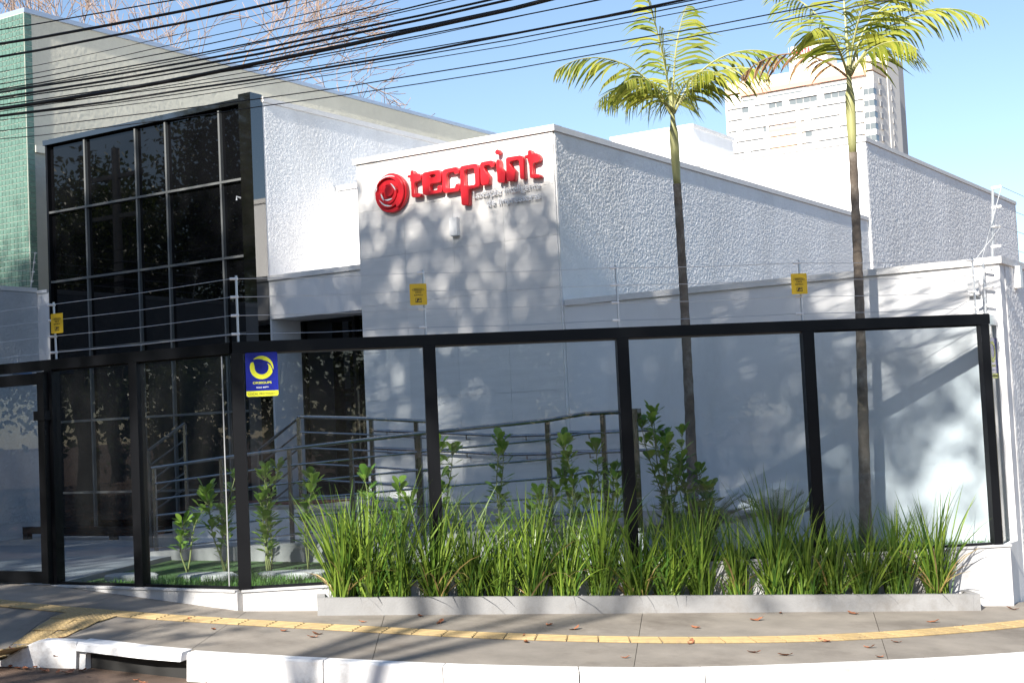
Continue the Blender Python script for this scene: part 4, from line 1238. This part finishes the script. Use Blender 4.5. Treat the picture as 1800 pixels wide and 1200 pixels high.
def palm(label, base, top, r0, r1, fronds, sd):
    t = thing('palm_tree', label, 'palm tree', base, group='palms inside the fence')
    b, tp = Vector(base), Vector(top)
    pth, rad = [], []
    N_ = 46
    for i in range(N_+1):
        u = i/N_
        p = b.lerp(tp, u)+Vector((0.02*sin(3*u), 0.015*sin(4*u), 0))
        ring = 0.0035 if i % 2 else -0.001
        pth.append(tuple(p)); rad.append(lerp(r0, r1, u**0.55)+0.02*max(0, 1-u*14)+ring)
    MB().tube(pth[:N_-8], rad[:N_-8], 14).build('trunk', 'trunk', t, smooth=True)
    cs = [tuple(b.lerp(tp, i/12*0.24+0.80)+Vector((0.02*sin(3*(i/12*0.24+0.80)), 0.015*sin(4*(i/12*.24+.8)), 0))) for i in range(13)]
    MB().tube(cs, [r1*1.0+0.012*sin(pi*min(1,i/9))*1.0-0.0022*i*(i>6) for i in range(13)], 12).build('crownshaft', 'trunk_green', t, smooth=True)
    for k, (lat, dep, a0, a1, L, kind) in enumerate(fronds):
        bb = Vector(cs[8 if kind != 'low' else 4])+Vector((0.02*lat, 0.02*dep, 0.03*k/len(fronds)))
        frond(t, bb, azi(lat, dep), a0, a1, L, 'palmdry' if kind == 'dry' else 'palmleaf', leaf=0.47 if kind != 'dry' else 0.32, dens=29 if kind != 'dry' else 15, sd=sd*50+k)
    return t
palm('slim palm rising in front of the white block side', (-6.70,13.9,0.3), (-6.69,13.9,5.15), 0.068, 0.037,
     [(-1,-.15,24,132,1.55,''),(1,.2,26,122,1.65,''),(.25,.5,8,52,1.55,''),(.9,-.5,40,132,1.25,''),(-.75,.6,34,125,1.1,''),
      (-.3,-.1,4,20,1.35,''),(.1,1,35,125,0.9,''),(-.6,-.6,34,128,0.85,''),(.5,-.7,30,120,0.8,'')], 1)
palm('slim palm nearer the right end, before the tower', (-4.88,14.0,0.3), (-4.76,14.0,5.25), 0.068, 0.037,
     [(1,-.1,30,126,1.62,''),(-1,.15,46,142,1.2,'dry'),(-.5,.5,14,72,1.45,''),(.3,-.5,12,70,1.4,''),(.05,.3,2,30,1.6,''),
      (.6,-.7,46,140,0.9,''),(-.5,-.7,34,128,1.0,''),(.95,.3,14,92,1.35,'')], 2)

# cycads between the palms
def cycad(label, x, y, z, n, L, sd):
    rd = random.Random(sd)
    t = thing('cycad', label, 'cycad', (x, y, z), group='cycads by the wall')
    MB().tube([(x,y,z-.05),(x,y,z+.1)], [0.07,0.055], 9).build('stump', 'trunk', t)
    for k in range(n):
        az = 2*pi*k/n+rd.uniform(-.2,.2)
        a0 = rd.uniform(10,40); pth=[Vector((x,y,z+.1))]; N_=10; tg=[]
        for i in range(N_):
            an = radians(lerp(a0, a0+rd.uniform(45,60), (i/N_)))
            d = Vector((cos(az)*sin(an), sin(az)*sin(an), cos(an))); tg.append(d); pth.append(pth[-1]+d*(L/N_))
        f_ = MB().tube([tuple(p) for p in pth], [0.006*(1-.8*i/N_) for i in range(N_+1)], 4).build('frond_stalk', 'stem', t)
        lv = MB(); sd_v = Vector((-sin(az), cos(az), 0))
        for i in range(1, N_):
            for q in range(3):
                p = pth[i].lerp(pth[i+1] if i < N_ else pth[i], q/3)
                for sg_ in (-1,1):
                    l_ = 0.13*(1-.5*abs(i/N_-.5))
                    d = (sd_v*sg_*.8+tg[i]*.6+Vector((0,0,.25))).normalized()
                    w = tg[i]*0.006
                    lv.add([tuple(p-w),tuple(p+w),tuple(p+d*l_)], [(0,1,2)])
        lv.build('leaflets', 'cycad', f_)
cycad('dark cycad against the wall beside the first palm', -6.18,13.2,0.42,16,0.55,5)
cycad('dark cycad against the wall midway between the palms', -5.62,13.62,0.40,16,0.55,6)
t_np = thing('neighbour_palm_leaf', 'dark fan palm leaf poking over the left boundary wall', 'palm leaf', (-18.55, 14.4, 4.1))
mb = MB()
for k in range(15):
    a = radians(-70+10*k)
    p0 = Vector((-18.32, 13.95, 4.35)); d = Vector((0.25*sin(a)+.1, cos(a)*.25+.1, 0.40*sin(a+.4)+.05)).normalized()
    w = Vector((0.012,0.0,0.012)); l_ = 0.42
    mb.add([tuple(p0-w*.3), tuple(p0+w*.3), tuple(p0+d*l_*.7+w), tuple(p0+d*l_), tuple(p0+d*l_*.7-w)], [(0,1,2,3,4)])
mb.build('leaf_fan', 'cycad', t_np)
MB().tube([(-18.6,14.0,3.6),(-18.32,13.95,4.35)], 0.012, 6).build('leaf_stalk', 'stem', t_np)

# ------------------------------------------------------------------ trees
def grow(rd, mb, p, d, L, r, depth, tips, maxd, spread, nch=(2,3), up=0.12, seg=3, minr=0.006, sides=6):
    pts, rad = [tuple(p)], [r]
    cur, dd = p.copy(), d.copy()
    for i in range(seg):
        dd = (dd+Vector((rd.uniform(-1,1),rd.uniform(-1,1),rd.uniform(-1,1)))*0.16+Vector((0,0,up*.3))).normalized()
        cur = cur+dd*(L/seg); pts.append(tuple(cur)); rad.append(max(minr, r*(1-0.38*(i+1)/seg)))
    mb.tube(pts, rad, sides if depth < 3 else 4, cap=False)
    if depth >= maxd:
        tips.append((cur, dd)); return
    n = rd.randint(*nch)
    if depth >= 2: tips.append((cur, dd))
    for k in range(n):
        ax = Vector((rd.uniform(-1,1),rd.uniform(-1,1),rd.uniform(-.5,.7)))
        ax = (ax-dd*ax.dot(dd)); ax.normalize()
        nd = (dd*cos(spread)+ax*sin(spread)*rd.uniform(.7,1.25)+Vector((0,0,up))).normalized()
        grow(rd, mb, cur, nd, L*rd.uniform(.68,.86), rad[-1]*rd.uniform(.62,.8), depth+1, tips, maxd, spread, nch, up, seg, minr, sides)

def leafy_tree(name, label, base, trunk_h, r0, crown, nleaf, sd, leaf=0.13, clump=0.55, group=None, nclump=120, lean=(0,0)):
    """crown = (cx, cy, cz, rx, ry, rz) world"""
    rd = random.Random(sd); rg = np.random.default_rng(sd)
    t = thing(name, label, 'tree', base, group=group)
    mb = MB()
    b = Vector(base); c = Vector(crown[:3])
    top = Vector((lerp(b.x, c.x, .5)+lean[0], lerp(b.y, c.y, .5)+lean[1], b.z+trunk_h))
    pts = [tuple(b.lerp(top, i/6)+Vector((.08*sin(i), .08*cos(i*1.3), 0))) for i in range(7)]
    mb.tube(pts, [r0*(1.25 if i == 0 else 1-.055*i) for i in range(7)], 12, cap=True)
    cl = []
    for k in range(nclump):
        while True:
            q = rg.uniform(-1, 1, 3)
            if 0.12 < (q**2).sum() < 1: break
        q = q/np.sqrt((q**2).sum())*((q**2).sum())**0.3
        cl.append(np.array([c.x+q[0]*crown[3], c.y+q[1]*crown[4], c.z+q[2]*crown[5]]))
    tp = Vector(pts[-1])
    hubs = []
    for k in range(9):
        a = 2*pi*k/9; hb = Vector((lerp(tp.x, c.x, .6)+cos(a)*crown[3]*.45, lerp(tp.y, c.y, .6)+sin(a)*crown[4]*.45, c.z-crown[5]*.25+rd.uniform(-.3,.7)*crown[5]*.5))
        mid = tp.lerp(hb, .5)+Vector((0,0,-.25))
        mb.tube([tuple(tp-Vector((0,0,.2))), tuple(mid), tuple(hb)], [r0*.55, r0*.38, r0*.25], 7, cap=False); hubs.append(hb)
    for q in cl:
        qv = Vector(q); hb = min(hubs, key=lambda h_: (h_-qv).length)
        mid = hb.lerp(qv, .5)+Vector((rd.uniform(-.3,.3), rd.uniform(-.3,.3), rd.uniform(-.1,.35)))
        mb.tube([tuple(hb), tuple(mid), tuple(qv)], [r0*.15, r0*.09, .012], 5, cap=False)
    mb.build('trunk', 'bark', t, smooth=True)
    n = nleaf
    ci = rg.integers(0, nclump, n)
    P_ = np.array(cl)[ci]+rg.normal(0, clump, (n, 3))*np.array([1, 1, .75])
    a1 = rg.normal(0, 1, (n, 3)); a1 /= np.linalg.norm(a1, axis=1)[:,None]
    a2 = rg.normal(0, 1, (n, 3)); a2 -= a1*(a1*a2).sum(1)[:,None]; a2 /= np.linalg.norm(a2, axis=1)[:,None]
    sz = leaf*rg.uniform(.6, 1.25, n)[:,None]
    V = np.stack([P_-a1*sz*.5, P_+a2*sz*.28, P_+a1*sz*.5, P_-a2*sz*.28], 1).reshape(-1,3)
    np_mesh('crown', V, np.arange(n*4).reshape(n,4), 'treeleaf', t)
    return t
# street trees on the far pavement whose crowns shade the front
leafy_tree('street_tree', 'broad street tree across the road whose crown shades the sign block', (-9.8,-8.2,-0.05), 7.5, 0.26, (-9.7,-4.0,13.9,4.8,3.0,1.95), 17000, 21, leaf=0.22, clump=0.42, group='street trees across the road', nclump=150)
leafy_tree('street_tree', 'street tree across the road shading the black glass front', (-16.5,-8.4,-0.05), 6.0, 0.30, (-15.3,-4.2,13.1,4.3,3.2,3.7), 32000, 22, leaf=0.21, clump=0.55, group='street trees across the road', nclump=140)
leafy_tree('street_tree', 'slim street tree across the road nearest the corner', (-6.4,-8.5,-0.05), 8.0, 0.10, (-5.6,-4.0,13.35,3.0,2.3,1.85), 9500, 23, leaf=0.22, clump=0.45, group='street trees across the road', nclump=100)
leafy_tree('street_tree', 'low sparse street tree across the road left of the camera', (-12.2,-7.6,-0.05), 4.2, 0.2, (-11.4,-3.6,7.6,3.4,1.6,1.3), 4600, 28, leaf=0.2, clump=0.35, group='street trees across the road', nclump=44)
leafy_tree('street_tree', 'far leafy tree seen in the black glass', (-40.0,-3.5,0.0), 4.0, 0.25, (-40.0,-3.5,7.4,5.0,3.2,3.6), 24000, 24, leaf=0.22, clump=0.6, group='street trees across the road', nclump=90)
leafy_tree('street_tree', 'wide leafy tree seen in the black glass beside the pole', (-29.0,-6.0,0.0), 4.5, 0.3, (-29.5,-6.0,9.0,5.5,3.5,6.0), 42000, 25, leaf=0.22, clump=0.7, group='street trees across the road', nclump=140)
leafy_tree('bush', 'green bush on the verge seen in the entrance glass', (-22.0,-4.0,0.0), 0.8, 0.12, (-22.0,-4.0,2.0,2.6,1.6,1.7), 9000, 26, leaf=0.16, clump=0.4, group=None, nclump=60)
leafy_tree('background_tree', 'dark tree tops far right behind the stucco wall', (-4.6,62.0,-0.6), 2.0, 0.3, (-4.6,62.0,6.0,5.0,4.0,3.3), 9000, 27, leaf=0.3, clump=0.7, nclump=60)

for k in range(20):
    rd_ = random.Random(300+k); x_ = -66+7.2*k+rd_.uniform(-1,1); y_ = -14.5+rd_.uniform(-2,1.5)
    h_ = 9.5+rd_.uniform(-1.2,1.0)+(4.5 if x_ < -24 else 0)
    leafy_tree('park_tree', 'dense park tree in the row behind the far verge', (x_,y_,-0.2), 3.0, 0.3, (x_,y_,h_*.56,4.6,2.6,h_*.46), 7000, 400+k, leaf=0.36, clump=0.75, group='park trees behind the far verge', nclump=80)
# bare tree behind the neighbour building
rd = random.Random(5)
bt = thing('bare_tree', 'bare branching tree above the olive neighbour building', 'tree', (-41.5,38.5,-0.6))
mb = MB(); tips = []
b = Vector((-41.5,38.5,-0.6))
tr_top = Vector((-41.3,38.4,10.0))
mb.tube([tuple(b), tuple(b.lerp(tr_top,.5)), tuple(tr_top)], [0.5,0.42,0.36], 10)
for k in range(8):
    a = 2*pi*k/8+rd.uniform(-.25,.25)
    d = Vector((cos(a)*.85, sin(a)*.85, rd.uniform(.55,1.05))).normalized()
    grow(rd, mb, tr_top+Vector((0,0,-.3*(k%3))), d, 3.6, 0.17, 0, tips, 6, 0.52, (2,3), 0.05, 3, 0.013)
mb.build('branches', 'twig', bt)

# ------------------------------------------------------------------ overhead cables
P0 = Vector((-7.791, 9.673)); CD = Vector((cos(radians(11)), sin(radians(11))))
cables = [(5.754, 0.0331, 0.0072, 0.01), (5.664, 0.0478, 0.00764, 0.022), (5.564, 0.0542, 0.00776, 0.019), (5.504, 0.0816, 0.00868, 0.005), (5.405, 0.0726, 0.00825, 0.006), (5.33, 0.0628, 0.00781, 0.008), (5.246, 0.0516, 0.00731, 0.011), (5.226, 0.0505, 0.00725, 0.007), (5.172, 0.0384, 0.00675, 0.016), (5.132, 0.0412, 0.00681, 0.018), (5.083, 0.0324, 0.00644, 0.011), (5.048, 0.0489, 0.007, 0.03), (5.009, 0.0243, 0.00606, 0.009), (4.984, 0.0371, 0.0065, 0.006), (4.91, 0.0049, 0.00525, 0.008), (4.885, 0.016, 0.00562, 0.016), (4.855, 0.0117, 0.00543, 0.008), (4.815, 0.0094, 0.00531, 0.006), (4.697, 0.0026, 0.00493, 0.008), (4.622, 0.0048, 0.00493, 0.007)]
posn = ['topmost','second from the top','third from the top','fourth from the top','fifth from the top','sixth from the top','seventh from the top','eighth from the top','ninth from the top','tenth from the top']
names = posn + ['eleventh from the top','twelfth from the top','thirteenth from the top','eighth from the bottom','seventh from the bottom','sixth from the bottom','fifth from the bottom','fourth from the bottom','second from the bottom','lowest']
for i, (a, b_, c_, r) in enumerate(cables):
    jit = random.uniform(-.35, .35); ph = random.uniform(0, 6)
    n_ = Vector((-CD.y, CD.x))
    pts = []
    for k in range(61):
        u = -24+48*k/60
        z = a+b_*u+c_*u*u if abs(u) < 8 else a+b_*u+c_*(64+ (abs(u)-8)*16*0.55)
        q = P0+CD*u+n_*0
        w = 0.004*sin(u*1.7+ph) + 0.003*sin(u*4.1+ph*2)
        pts.append((q.x, q.y, z+w))
    th = 'thick' if r > 0.014 else ('thin' if r < 0.0075 else 'black')
    cb = MB().tube(pts, r*0.62, 7)
    if r >= 0.03:   # twisted bundle
        for h_ in range(2):
            cb.tube([(p[0], p[1]+0.012*sin(k*1.9+h_*pi), p[2]+0.012*cos(k*1.9+h_*pi)) for k, p in enumerate(pts)], 0.010, 6)
    tag(cb.build('overhead_cable', 'cable', smooth=True), '%s overhead cable, %s where they cross the left edge' % (th, names[i]), 'cable', 'cables over the pavement')

# ------------------------------------------------------------------ apartment tower far behind
S_ = 2.8
def TX(x): return x*S_
def TZ(z): return 1.7+(z-1.7)*S_
YT = 130*S_
tw = thing('apartment_tower', 'white and peach apartment tower with rooftop sign box', 'building', (TX(-49), YT, 0))
def tb(name, x0, x1, y0, y1, z0, z1, m, par=None):
    return MB().box(TX(x0), TX(x1), YT+y0, YT+y1, TZ(z0), TZ(z1)).build(name, m, par or tw)
tb('body', -56.8, -42.0, 0.6, 12, -1, 33.0, 'tside')
tb('crown_band', -56.8, -42.0, 0.0, 12, 33.15, 34.25, 'tpeach')
tb('terracotta_band', -55.2, -42.6, -0.25, 0.55, 32.72, 33.14, 'tpink')
tb('left_pier', -56.8, -56.62, 0.0, 0.55, 20, 33.1, 'twhite')
rows = [31.62-1.09*k for k in range(6)]
for z in rows:
    tb('floor_band', -56.6, -42.9, 0.0, 0.55, z+0.03, z+0.53, 'twhite')
    xs_ = np.linspace(-56.55, -43.3, 20)
    for i in range(19):
        if z < 31 and -52.6 < (xs_[i]+xs_[i+1])/2 < -49.2: continue
        w = tb('window', xs_[i]+.03, xs_[i+1]-.03, 0.45, 0.58, z-.50, z, 'tglass' if z > 31 and i > 5 or (i*5+int(z*7)) % 11 == 0 else 'tpale')
        if i % 2 == 0: tb('frame', xs_[i]-.02, xs_[i]+.02, 0.38, 0.575, z-.52, z+.02, 'tframe', w)
        if (i*7+int(z*3)) % 5 == 0: tb('wall_panel', xs_[i]+.03, xs_[i+1]-.03, 0.2, 0.44, z-.52, z+.02, 'twhite')
for (a, b_) in ((-55.0,-53.8),(-52.45,-48.5),(-47.1,-44.3)):
    w = tb('balcony', a, b_, 0.40, 0.62, 32.12, 32.68, 'tgrey')
    for i in range(int((b_-a)/.4)): tb('balustrade', a+.02+.4*i, a+.38+.4*i, 0.2, 0.3, 32.10, 32.33, 'tglass', w)
tb('recess_pier', -49.6, -49.2, -0.1, 0.5, 24, 30.95, 'twhite')
tb('recess_pier', -52.7, -52.46, -0.1, 0.5, 24, 30.7, 'twhite')
tb('recess_glass', -52.45, -49.65, 0.52, 0.59, 29.4, 30.5, 'tpale')
for i in range(8): tb('recess_mullion', -52.42+.35*i, -52.39+.35*i, 0.40, 0.51, 29.4, 30.5, 'tframe')
tb('recess_soffit', -52.45, -49.65, -0.05, 0.5, 28.75, 29.05, 'tpink')
tb('recess_back', -52.45, -49.65, 0.5, 0.59, 26.6, 28.74, 'tpeach')
for x in (-51.7, -50.2): tb('recess_door', x, x+.3, 0.42, 0.49, 27.9, 28.45, 'tgrey')
for z in [31.4-1.09*k for k in range(6)]:
    tb('corner_window', -42.95, -41.98, 0.0, 2.2, z-.55, z+.02, 'tglass')
    tb('corner_band', -43.0, -41.95, -0.03, 2.3, z+.021, z+.53, 'twhite')
    tb('corner_mullion', -42.5, -42.46, -0.03, -0.004, z-.55, z+.02, 'tframe')
tb('side_wall', -44.0, -41.96, 12.01, 22, -1, 35.2, 'tside')
for z in [32.6-1.09*k for k in range(7)]:
    tb('side_window', -41.95, -41.90, 4.5, 6.5, z-.5, z, 'tframe')
    tb('side_window', -41.95, -41.90, 14.5, 15.5, z-.5, z, 'tframe')
tb('stair_block', -44.2*1.08, -44.1, 30, 38, -1, 37.2, 'twhite')
sb_ = tb('stair_block', -44.09, -43.2, 30.3, 38, -1, 36.5, 'tgrey')
for z in [34.6-1.15*k for k in range(9)]:
    tb('stair_window', -43.95, -43.72, 29.9, 30.29, z-.55, z, 'twhite', sb_)
    tb('stair_window', -43.45, -43.32, 29.9, 30.29, z-.35, z-.12, 'twhite', sb_)
tb('roof_house', -50.2, -46.4, 1.5, 9, 34.26, 35.6, 'twhite')
tb('sign_box', -49.9, -47.1, 1.0, 6.0, 35.62, 36.72, 'twhite')
text('sign_lettering', 'CAPITAL', 2.1*S_, 'red', tw, (TX(-49.75)-TX(-49), 1.0-0.4, TZ(35.86)), depth=0.2, height=0.55*S_)
text('sign_lettering', 'CAPITAL', 4.4, 'tframe', tw, (TX(-47.1)-TX(-49)+.3, 1.3, TZ(35.86)), rot=(pi/2,0,pi/2), depth=0.2, height=0.5*S_)
MB().tube([(TX(-50.4), YT+3, TZ(35)), (TX(-50.4), YT+3, TZ(36.9))], 0.12, 6).build('aerial', 'tframe', tw)

# ------------------------------------------------------------------ across the street: pole, stump, car, litter (mirrored in the glass)
up_ = thing('utility_pole', 'concrete utility pole across the road', 'pole', (-32.6,0.0,-0.1))
MB().tube([(-32.6,0,-.2),(-32.6,0,10.5)], [0.19,0.12], 12).build('shaft', 'stone', up_)
for z in (9.6, 8.4):
    MB().box(-33.7, -31.5, -0.06, 0.06, z, z+.12).build('crossarm', 'stone', up_)
st_ = thing('tree_stump', 'sawn tree stump on the verge across the road', 'stump', (-33.3,-0.9,0))
mb = MB(); mb.tube([(-33.3,-.9,-.1),(-33.3,-.9,.15),(-33.3,-.9,.62)], [0.52,0.44,0.40], 16); mb.build('stump_bark', 'bark', st_)
MB().tube([(-33.3,-.9,.621),(-33.3,-.9,.635)], 0.385, 16).build('cut_face', 'wood', st_)
# parked car
car = thing('parked_car', 'dark blue hatchback parked across the road', 'car', (-27.2,1.5,-0.15))
cx0, cy0, cz0 = -27.2, 1.5, -0.13
prof = [(-2.0,.35),(-2.02,.72),(-1.85,.92),(-0.95,1.0),(-0.35,1.42),(.3,1.50),(1.1,1.46),(1.75,1.02),(1.98,.95),(2.05,.6),(2.0,.32)]
mb = MB(); ln = len(prof); half = [0.82,.86,.86,.84,.62,.60,.60,.80,.84,.84,.82]
for sgn in (-1, 1):
    for i, (x, z) in enumerate(prof): mb.v.append((cx0+x, cy0+sgn*half[i], cz0+z))
for i in range(ln-1): mb.f.append((i, i+1, ln+i+1, ln+i))
mb.f += [tuple(range(ln-1,-1,-1)), tuple(ln+i for i in range(ln)), (0, ln, 2*ln-1, ln-1)]
mb.build('body', 'carpaint', car, bevel=0.03)
for sgn in (-1, 1):
    MB().add([(cx0-.82,cy0+sgn*.815,cz0+1.03),(cx0+.1,cy0+sgn*.80,cz0+1.03),(cx0+.1,cy0+sgn*.635,cz0+1.42),(cx0-.33,cy0+sgn*.64,cz0+1.38)], [(0,1,2,3)]).build('side_window', 'tint', car)
    MB().add([(cx0+.16,cy0+sgn*.80,cz0+1.03),(cx0+1.55,cy0+sgn*.80,cz0+1.04),(cx0+1.08,cy0+sgn*.635,cz0+1.40),(cx0+.16,cy0+sgn*.635,cz0+1.43)], [(0,1,2,3)]).build('side_window', 'tint', car)
    for xw in (-1.3, 1.25):
        w = MB().tube([(cx0+xw,cy0+sgn*.70,cz0+.30),(cx0+xw,cy0+sgn*.90,cz0+.30)], 0.31, 20).build('wheel', 'rubber', car)
        MB().tube([(cx0+xw,cy0+sgn*.88,cz0+.30),(cx0+xw,cy0+sgn*.905,cz0+.30)], 0.20, 14).build('rim', 'galv', w)
    MB().box(cx0-2.03, cx0-1.9, cy0+sgn*.62-.14, cy0+sgn*.62+.14, cz0+.68, cz0+.84).build('headlight', 'lamp', car)
    MB().box(cx0+1.93, cx0+2.06, cy0+sgn*.66-.1, cy0+sgn*.66+.1, cz0+.75, cz0+.95).build('tail_light', 'red', car)
# leaf litter on the far verge
n = 9000
P_ = np.stack([rng.uniform(-48,-12,n), rng.uniform(-9,0.2,n), np.zeros(n)], 1)
P_[:,2] = np.where(P_[:,1] < -.4, 0.02+0.06*np.sin(P_[:,0]*1.3)*np.sin(P_[:,1]*2.1)-0.03*P_[:,1], 0.02)
a1 = rng.normal(0,1,(n,3)); a1[:,2] *= .35; a1 /= np.linalg.norm(a1,axis=1)[:,None]
a2 = rng.normal(0,1,(n,3)); a2[:,2] *= .35; a2 -= a1*(a1*a2).sum(1)[:,None]; a2 /= np.linalg.norm(a2,axis=1)[:,None]
sz = rng.uniform(.08,.2,n)[:,None]
V = np.stack([P_-a1*sz*.5, P_+a2*sz*.3, P_+a1*sz*.5, P_-a2*sz*.3],1).reshape(-1,3); V[:,2] = np.maximum(V[:,2], -0.01)
tag(np_mesh('leaf_litter', V, np.arange(n*4).reshape(n,4), MT['leaf_dry']), 'brown leaf litter on the far verge', 'leaves', kind='stuff')

# ------------------------------------------------------------------ fallen leaves on pavement and gutter
def leaf_mesh(name, sd):
    rd = random.Random(sd); mb = MB(); n = 8
    k1, k2 = rd.uniform(.02,.05), rd.uniform(-.03,.03)
    rows_ = []
    for i in range(n+1):
        t = i/n; w = 0.030*sin(pi*min(1,t*.97+.02))**.7*(1-.25*t); x = (t-.5)*.12
        zc = k1*.45*(2*t-1)**2; zs = rd.uniform(.004,.012)
        rows_.append([(x,-w,zc+zs),(x,0,zc+.002),(x,w,zc+zs*rd.uniform(.3,1.4))])
    for r in rows_: mb.v += r
    for i in range(n):
        for j in range(2): mb.f.append((i*3+j, i*3+j+1, (i+1)*3+j+1, (i+1)*3+j))
    mb.v += [(.06,-.002,k1),(.06,.002,k1),(.09,0,k1+.01)]; q = len(mb.v); mb.f.append((q-3,q-2,q-1))
    me = bpy.data.meshes.new(name); me.from_pydata(mb.v, [], mb.f); me.materials.append(MT['leaf_dry']); me.update(); return me
LM = [leaf_mesh('fallen_leaf', 40+i) for i in range(5)]
def drop(x, y, z, sc, label, grp, rd):
    o = bpy.data.objects.new('fallen_leaf', LM[rd.randint(0,4)]); COL.objects.link(o)
    o.location = (x, y, z+0.004); sc *= 0.82; o.scale = (sc,sc,sc); o.rotation_euler = (rd.uniform(-.25,.25), rd.uniform(-.25,.25), rd.uniform(0,6.28))
    tag(o, label, 'leaf', grp)
rd = random.Random(77)
walk_leaves = [(-8.59, 8.72, 0.72), (-9.04, 8.92, 0.93), (-8.08, 9.01, 0.81), (-7.77, 9.06, 0.97), (-7.72, 8.94, 0.99), (-9.06, 8.9, 0.6), (-8.96, 10.2, 0.56), (-9.34, 7.84, 1.14), (-9.25, 7.25, 0.73), (-7.84, 9.73, 0.71), (-7.3, 10.11, 1.25), (-7.62, 10.26, 0.88), (-7.9, 10.31, 1.14), (-7.35, 10.69, 0.88), (-7.3, 10.85, 1.0), (-7.35, 9.54, 0.66), (-6.49, 10.56, 0.99), (-6.22, 10.53, 1.16), (-6.4, 9.97, 0.92), (-6.24, 9.79, 1.07), (-6.63, 11.36, 1.02), (-6.32, 11.68, 0.59), (-6.07, 11.87, 1.08), (-5.44, 11.22, 0.96), (-5.14, 12.36, 0.76), (-4.87, 12.76, 0.57), (-4.6, 12.74, 1.16), (-4.14, 11.62, 0.88), (-3.94, 11.25, 1.05), (-4.33, 11.29, 1.17), (-4.6, 10.49, 1.05), (-4.36, 10.53, 1.19), (-3.75, 10.91, 0.83), (-3.88, 12.76, 1.11), (-3.73, 14.09, 0.86), (-3.48, 13.91, 1.2), (-5.17, 10.56, 1.17), (-3.61, 12.65, 0.62), (-8.7, 7.21, 0.65), (-5.31, 9.72, 0.7), (-5.17, 11.89, 1.23), (-3.84, 11.6, 0.86)]
for (x, y, sc) in walk_leaves: drop(x, y, walk_z(x, y), sc, 'dry brown leaf fallen on the pavement', 'dry leaves on the pavement', rd)
for k in range(34):
    v = rd.uniform(2.0, 6.0); p = KE(v); q = KE(v+.01); t_ = (q-p).normalized(); nr = Vector((t_.y,-t_.x))
    u = rd.uniform(.17,.36)
    x, y = p.x+nr.x*u, p.y+nr.y*u
    if 3.15 < v < 4.05 and rd.random() < .8: continue
    drop(x, y, road_z(x, y)+.005, rd.uniform(.6,1.25), 'dry leaf gathered in the gutter below the white kerb', 'dry leaves in the gutter', rd)
for k in range(26):
    s_ = rd.uniform(.6, 6.8); p = F(s_, -rd.uniform(.10,.24))
    drop(p[0], p[1], g(p[0])+.11, rd.uniform(.6,1.2), 'dry leaf lying on the planter soil among the grass', 'dry leaves in the planter', rd)
print('objects', len(bpy.data.objects))
